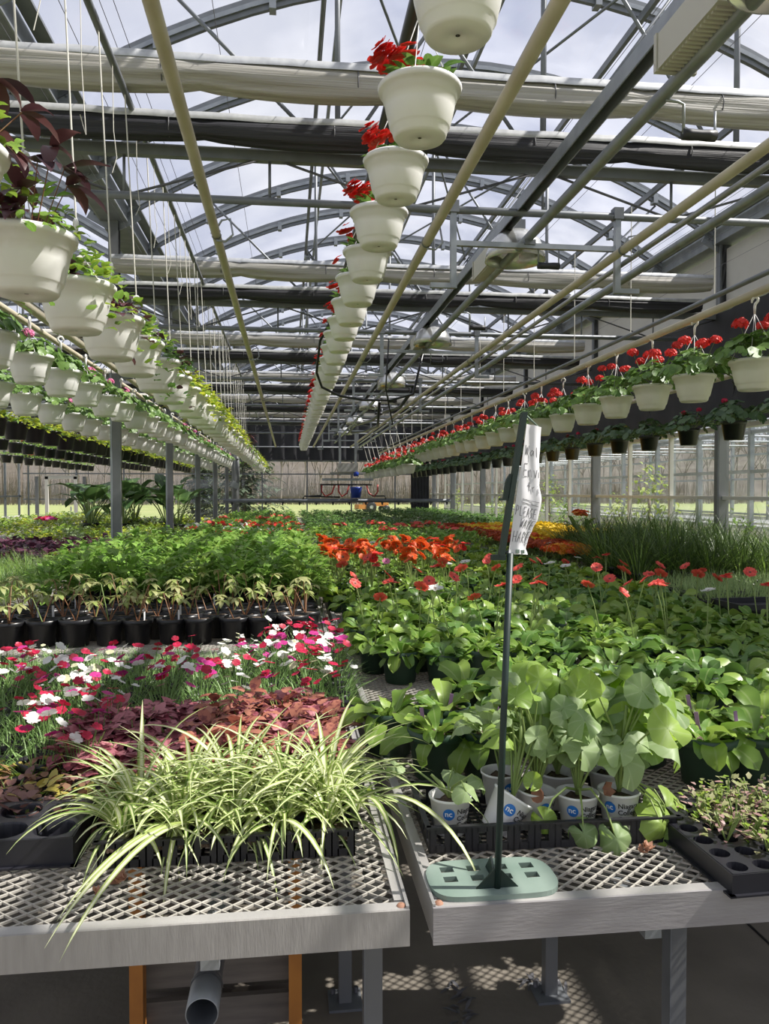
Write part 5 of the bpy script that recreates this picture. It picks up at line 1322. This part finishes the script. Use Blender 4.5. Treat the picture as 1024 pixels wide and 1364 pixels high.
# ================================================================== OUTSIDE
random.seed(100)
mb = MB(); vs = []; nx = 60
for i in range(nx + 1):
    x = -120 + 300 * i / nx
    for j, (y, z) in enumerate(((118, -.1), (126, 2.0), (150, 7), (190, 14))): vs.append((x, y + 3 * sin(i * .7), z + (U(-.3, .5) if j else 0)))
mb.add(vs, [(i * 4 + j, i * 4 + 4 + j, i * 4 + 5 + j, i * 4 + 1 + j) for i in range(nx) for j in range(3)], 'hill'); struct('hillside', mb)
def bare(seed, h):
    random.seed(seed); mb = MB()
    def br(p, d, l, r, lv):
        q = p + d * l; mb.tube([tuple(p), tuple(q)], [r, r * .65], 'bark', 4, False)
        if lv == 0: return
        for k in range(3 if lv > 1 else 4):
            d2 = (d + Vector((U(-.8, .8), U(-.8, .8), U(-.1, .6)))).normalized(); br(p + d * l * U(.45, 1), d2, l * U(.5, .72), r * .55, lv - 1)
    br(Vector((0, 0, 0)), Vector((U(-.05, .05), U(-.05, .05), 1)), h * .45, h * .012, 4); return mb.mesh('bare_tree')
bt = [bare(101 + i, 12 + i) for i in range(4)]
random.seed(110)
for i in range(90):
    y = U(96, 122); x = -.38 * y + (y * .38 + y * .75) * (i + R()) / 90
    o = link('bare_tree', bt[i % 4], None, (x, y, -.1), R() * 6); o.scale = (U(.8, 1.2),) * 3
    tag(o, 'leafless tree in the woods beyond the field', 'tree', 'leafless trees beyond the field')
mb = MB()
for i in range(7000):
    y = U(100, 122); x = U(-.38 * y, .62 * y); h = U(.8, 5.5); dx = U(-.25, .25) * h
    w = .035; z0 = -.1
    mb.add([(x - w, y, z0), (x + w, y, z0), (x + dx, y + U(-.2, .2), z0 + h)], [(0, 1, 2)], 'twig', False)
tag(link('undergrowth', mb.mesh('undergrowth')), 'dry tan brush along the edge of the woods', 'brush', kind='stuff')
# conifers
def conifer(seed, h, w):
    random.seed(seed); f = MB(); st = MB(); st.tube([(0, 0, 0), (0, 0, h)], [.12, .02], 'bark', 7)
    n = 420
    for i in range(n):
        t = (i / n); z = .25 + (h - .3) * t; L = w * (1 - t) * U(.75, 1.1) + .1; a = i * 2.4
        d = Vector((cos(a), sin(a), 0)); e = U(-.25, .05)
        for k in range(9):
            s = (k + 1) / 9; p = d * L * s + Vector((0, 0, z + e * L * s)); f.leaf(tuple(p), a + U(-1, 1), U(-.5, .3), .42 * (1.2 - s * .5), .15, 'conif', .5, 2, 'ovate', .1)
    return f, st
for i, (x, y, h, w, lab) in enumerate(((-1.75, 31, 7.5, 1.7, 'dark evergreen tree on the lawn behind the left end of the boom'), (-4.2, 40, 5.5, 1.2, 'smaller evergreen farther left beyond the lawn'))):
    f, st = conifer(120 + i, h, w); o = thing('conifer', lab, 'tree', (x, y, 0)); part('trunk', st, o); part('foliage', f, o)
# small orange tractor
t = thing('tractor', 'small orange tractor parked on the field', 'tractor', (6.4, 60, -.05), radians(15))
mb = MB(); mb.box((0, 0, .75), (1.3, .8, .5), 'p_red' if False else 'orange'); mb.box((.75, 0, .7), (.9, .6, .4), 'orange'); mb.box((-.9, 0, .45), (.8, 1.0, .35), 'orange'); mb.box((-.1, 0, 1.05), (.4, .4, .12), 'black'); part('body', mb, t)
mb = MB(); mb.tube([(-.45, .35, .9), (-.45, .35, 1.7), (-.45, -.35, 1.7), (-.45, -.35, .9)], .03, 'black', 5); part('roll_bar', mb, t)
for x, r in ((-.3, .42), (.95, .28)):
    for s in (-1, 1):
        mb = MB(); mb.lathe([(r * .4, -.1), (r * .9, -.1), (r, -.06), (r, .06), (r * .9, .1), (r * .4, .1)], 'black', 18, (x, s * .48, r), Matrix.Rotation(pi / 2, 3, 'X')); mb.lathe([(.001, -.05), (r * .45, -.07), (r * .45, .07), (.001, .05)], 'tagw', 12, (x, s * .48, r), Matrix.Rotation(pi / 2, 3, 'X')); part('wheel', mb, t)
# neighbouring glasshouse and shrubs beyond the right windows
t = thing('neighbouring_greenhouse', 'neighbouring glasshouse frame seen through the right windows', 'greenhouse', (8.2, 0, 0))
mb = MB()
for y in np.arange(6, 40, 1.8): mb.box((0, y, 1.7), (.08, .08, 3.4), 'galv'); mb.box((5, y, 1.7), (.08, .08, 3.4), 'galv'); mb.tube([(0, y, 3.4), (1.2, y, 4.2), (2.5, y, 4.5), (3.8, y, 4.2), (5, y, 3.4)], .04, 'galv', 5); mb.tube([(0, y, 2.8), (5, y, 2.8)], .025, 'galv', 5)
for z in (.9, 1.9, 2.6, 3.4):
    for x in (0, 5): mb.box((x, 23, z), (.06, 36, .06), 'galv')
part('frame', mb, t)
mb = MB(); mb.box((0, 23, .45), (.06, 36, .8), 'panel'); mb.box((5, 23, .45), (.06, 36, .8), 'panel'); part('base_wall', mb, t)
mb = MB(); mb.box((.03, 23, 2.1), (.01, 36, 2.4), 'glass'); mb.box((5.03, 23, 2.1), (.01, 36, 2.4), 'glass'); part('glazing', mb, t)
for x in (1.4, 3.4): mb = MB(); mb.box((x, 23, .78), (1.4, 34, .06), 'alu'); part('staging', mb, t)
random.seed(130)
def shrub(m, h, w, n=260):
    mb = MB(); st = MB()
    for i in range(n):
        a = R() * 6.3; e = U(-.2, 1.5); p = sph(a, e); p = Vector((p.x * w, p.y * w, h * .45 + p.z * h * .55)) * U(.6, 1); p.z = max(.1, p.z)
        mb.leaf(tuple(p), R() * 6, U(-.4, 1), U(.10, .2), U(.04, .08), m, .8, 3)
    st.tube([(0, 0, 0), (0, 0, h * .7)], .03, 'bark', 5); return Kind('shrub', 'shrub', [('foliage', mb, None), ('trunk', st, None)])
KS = [shrub('bushl', 2.0, .7), shrub('gerb', 1.6, .8), shrub('bushl', 2.2, .6)]
for i, y in enumerate((8.8, 11.5, 13.2, 15.6, 17.5, 20, 22.5, 25.5, 29)):
    KS[i % 3].put((6.3 + .5 * (i % 2), y, 0), R() * 6, U(.75, .95), f'green shrub outside the right windows, {nth(i)} from the camera', 'shrubs outside the right windows')

# ================================================================== CAMERA, LIGHT, VIEW
cam = bpy.data.cameras.new('camera'); co = bpy.data.objects.new('camera', cam); COL.objects.link(co)
cam.sensor_fit = 'VERTICAL'; cam.sensor_height = 36; cam.sensor_width = 36 * 1024 / 1364; cam.lens = 36 * 1050 / 1364
cam.clip_end = 500; cam.clip_start = .05
co.location = (0, 0, 1.54); co.rotation_euler = (radians(90 - 1.473), 0, radians(-6.95)); SC.camera = co

su = bpy.data.lights.new('sun', 'SUN'); su.energy = 7.6; su.angle = radians(.6); su.color = (1, .955, .88)
so = bpy.data.objects.new('sun', su); COL.objects.link(so)
el = radians(50); az = Vector((.993, -.12, 0)).normalized(); d = Vector((az.x * cos(el), az.y * cos(el), sin(el)))
so.rotation_euler = d.to_track_quat('Z', 'Y').to_euler(); so.location = (20, -3, 25)

w = bpy.data.worlds.new('sky'); SC.world = w; w.use_nodes = True; nt = w.node_tree; nt.nodes.clear()
o = nt.nodes.new('ShaderNodeOutputWorld'); bg = nt.nodes.new('ShaderNodeBackground'); tc = nt.nodes.new('ShaderNodeTexCoord')
n = nt.nodes.new('ShaderNodeTexNoise'); n.inputs['Scale'].default_value = 3.5; n.inputs['Detail'].default_value = 5
cr = nt.nodes.new('ShaderNodeValToRGB'); cr.color_ramp.elements[0].position = .38; cr.color_ramp.elements[0].color = (.56, .60, .76, 1); cr.color_ramp.elements[1].position = .66; cr.color_ramp.elements[1].color = (.80, .82, .90, 1)
nt.links.new(tc.outputs['Generated'], n.inputs['Vector']); nt.links.new(n.outputs[0], cr.inputs[0]); nt.links.new(cr.outputs[0], bg.inputs[0]); bg.inputs[1].default_value = .88
nt.links.new(bg.outputs[0], o.inputs[0])

SC.cycles.max_bounces = 7; SC.cycles.diffuse_bounces = 3; SC.cycles.glossy_bounces = 3; SC.cycles.transmission_bounces = 4; SC.cycles.transparent_max_bounces = 12
SC.cycles.sample_clamp_indirect = 6
vs_ = SC.view_settings; vs_.view_transform = 'Standard'; vs_.look = 'None'; vs_.exposure = .25; vs_.gamma = 1; vs_.use_curve_mapping = False
SC.display_settings.display_device = 'sRGB'

for o_ in bpy.data.objects:
    if 'label' in o_ and len(o_['label'].split()) > 16: print('LONG', o_['label'])
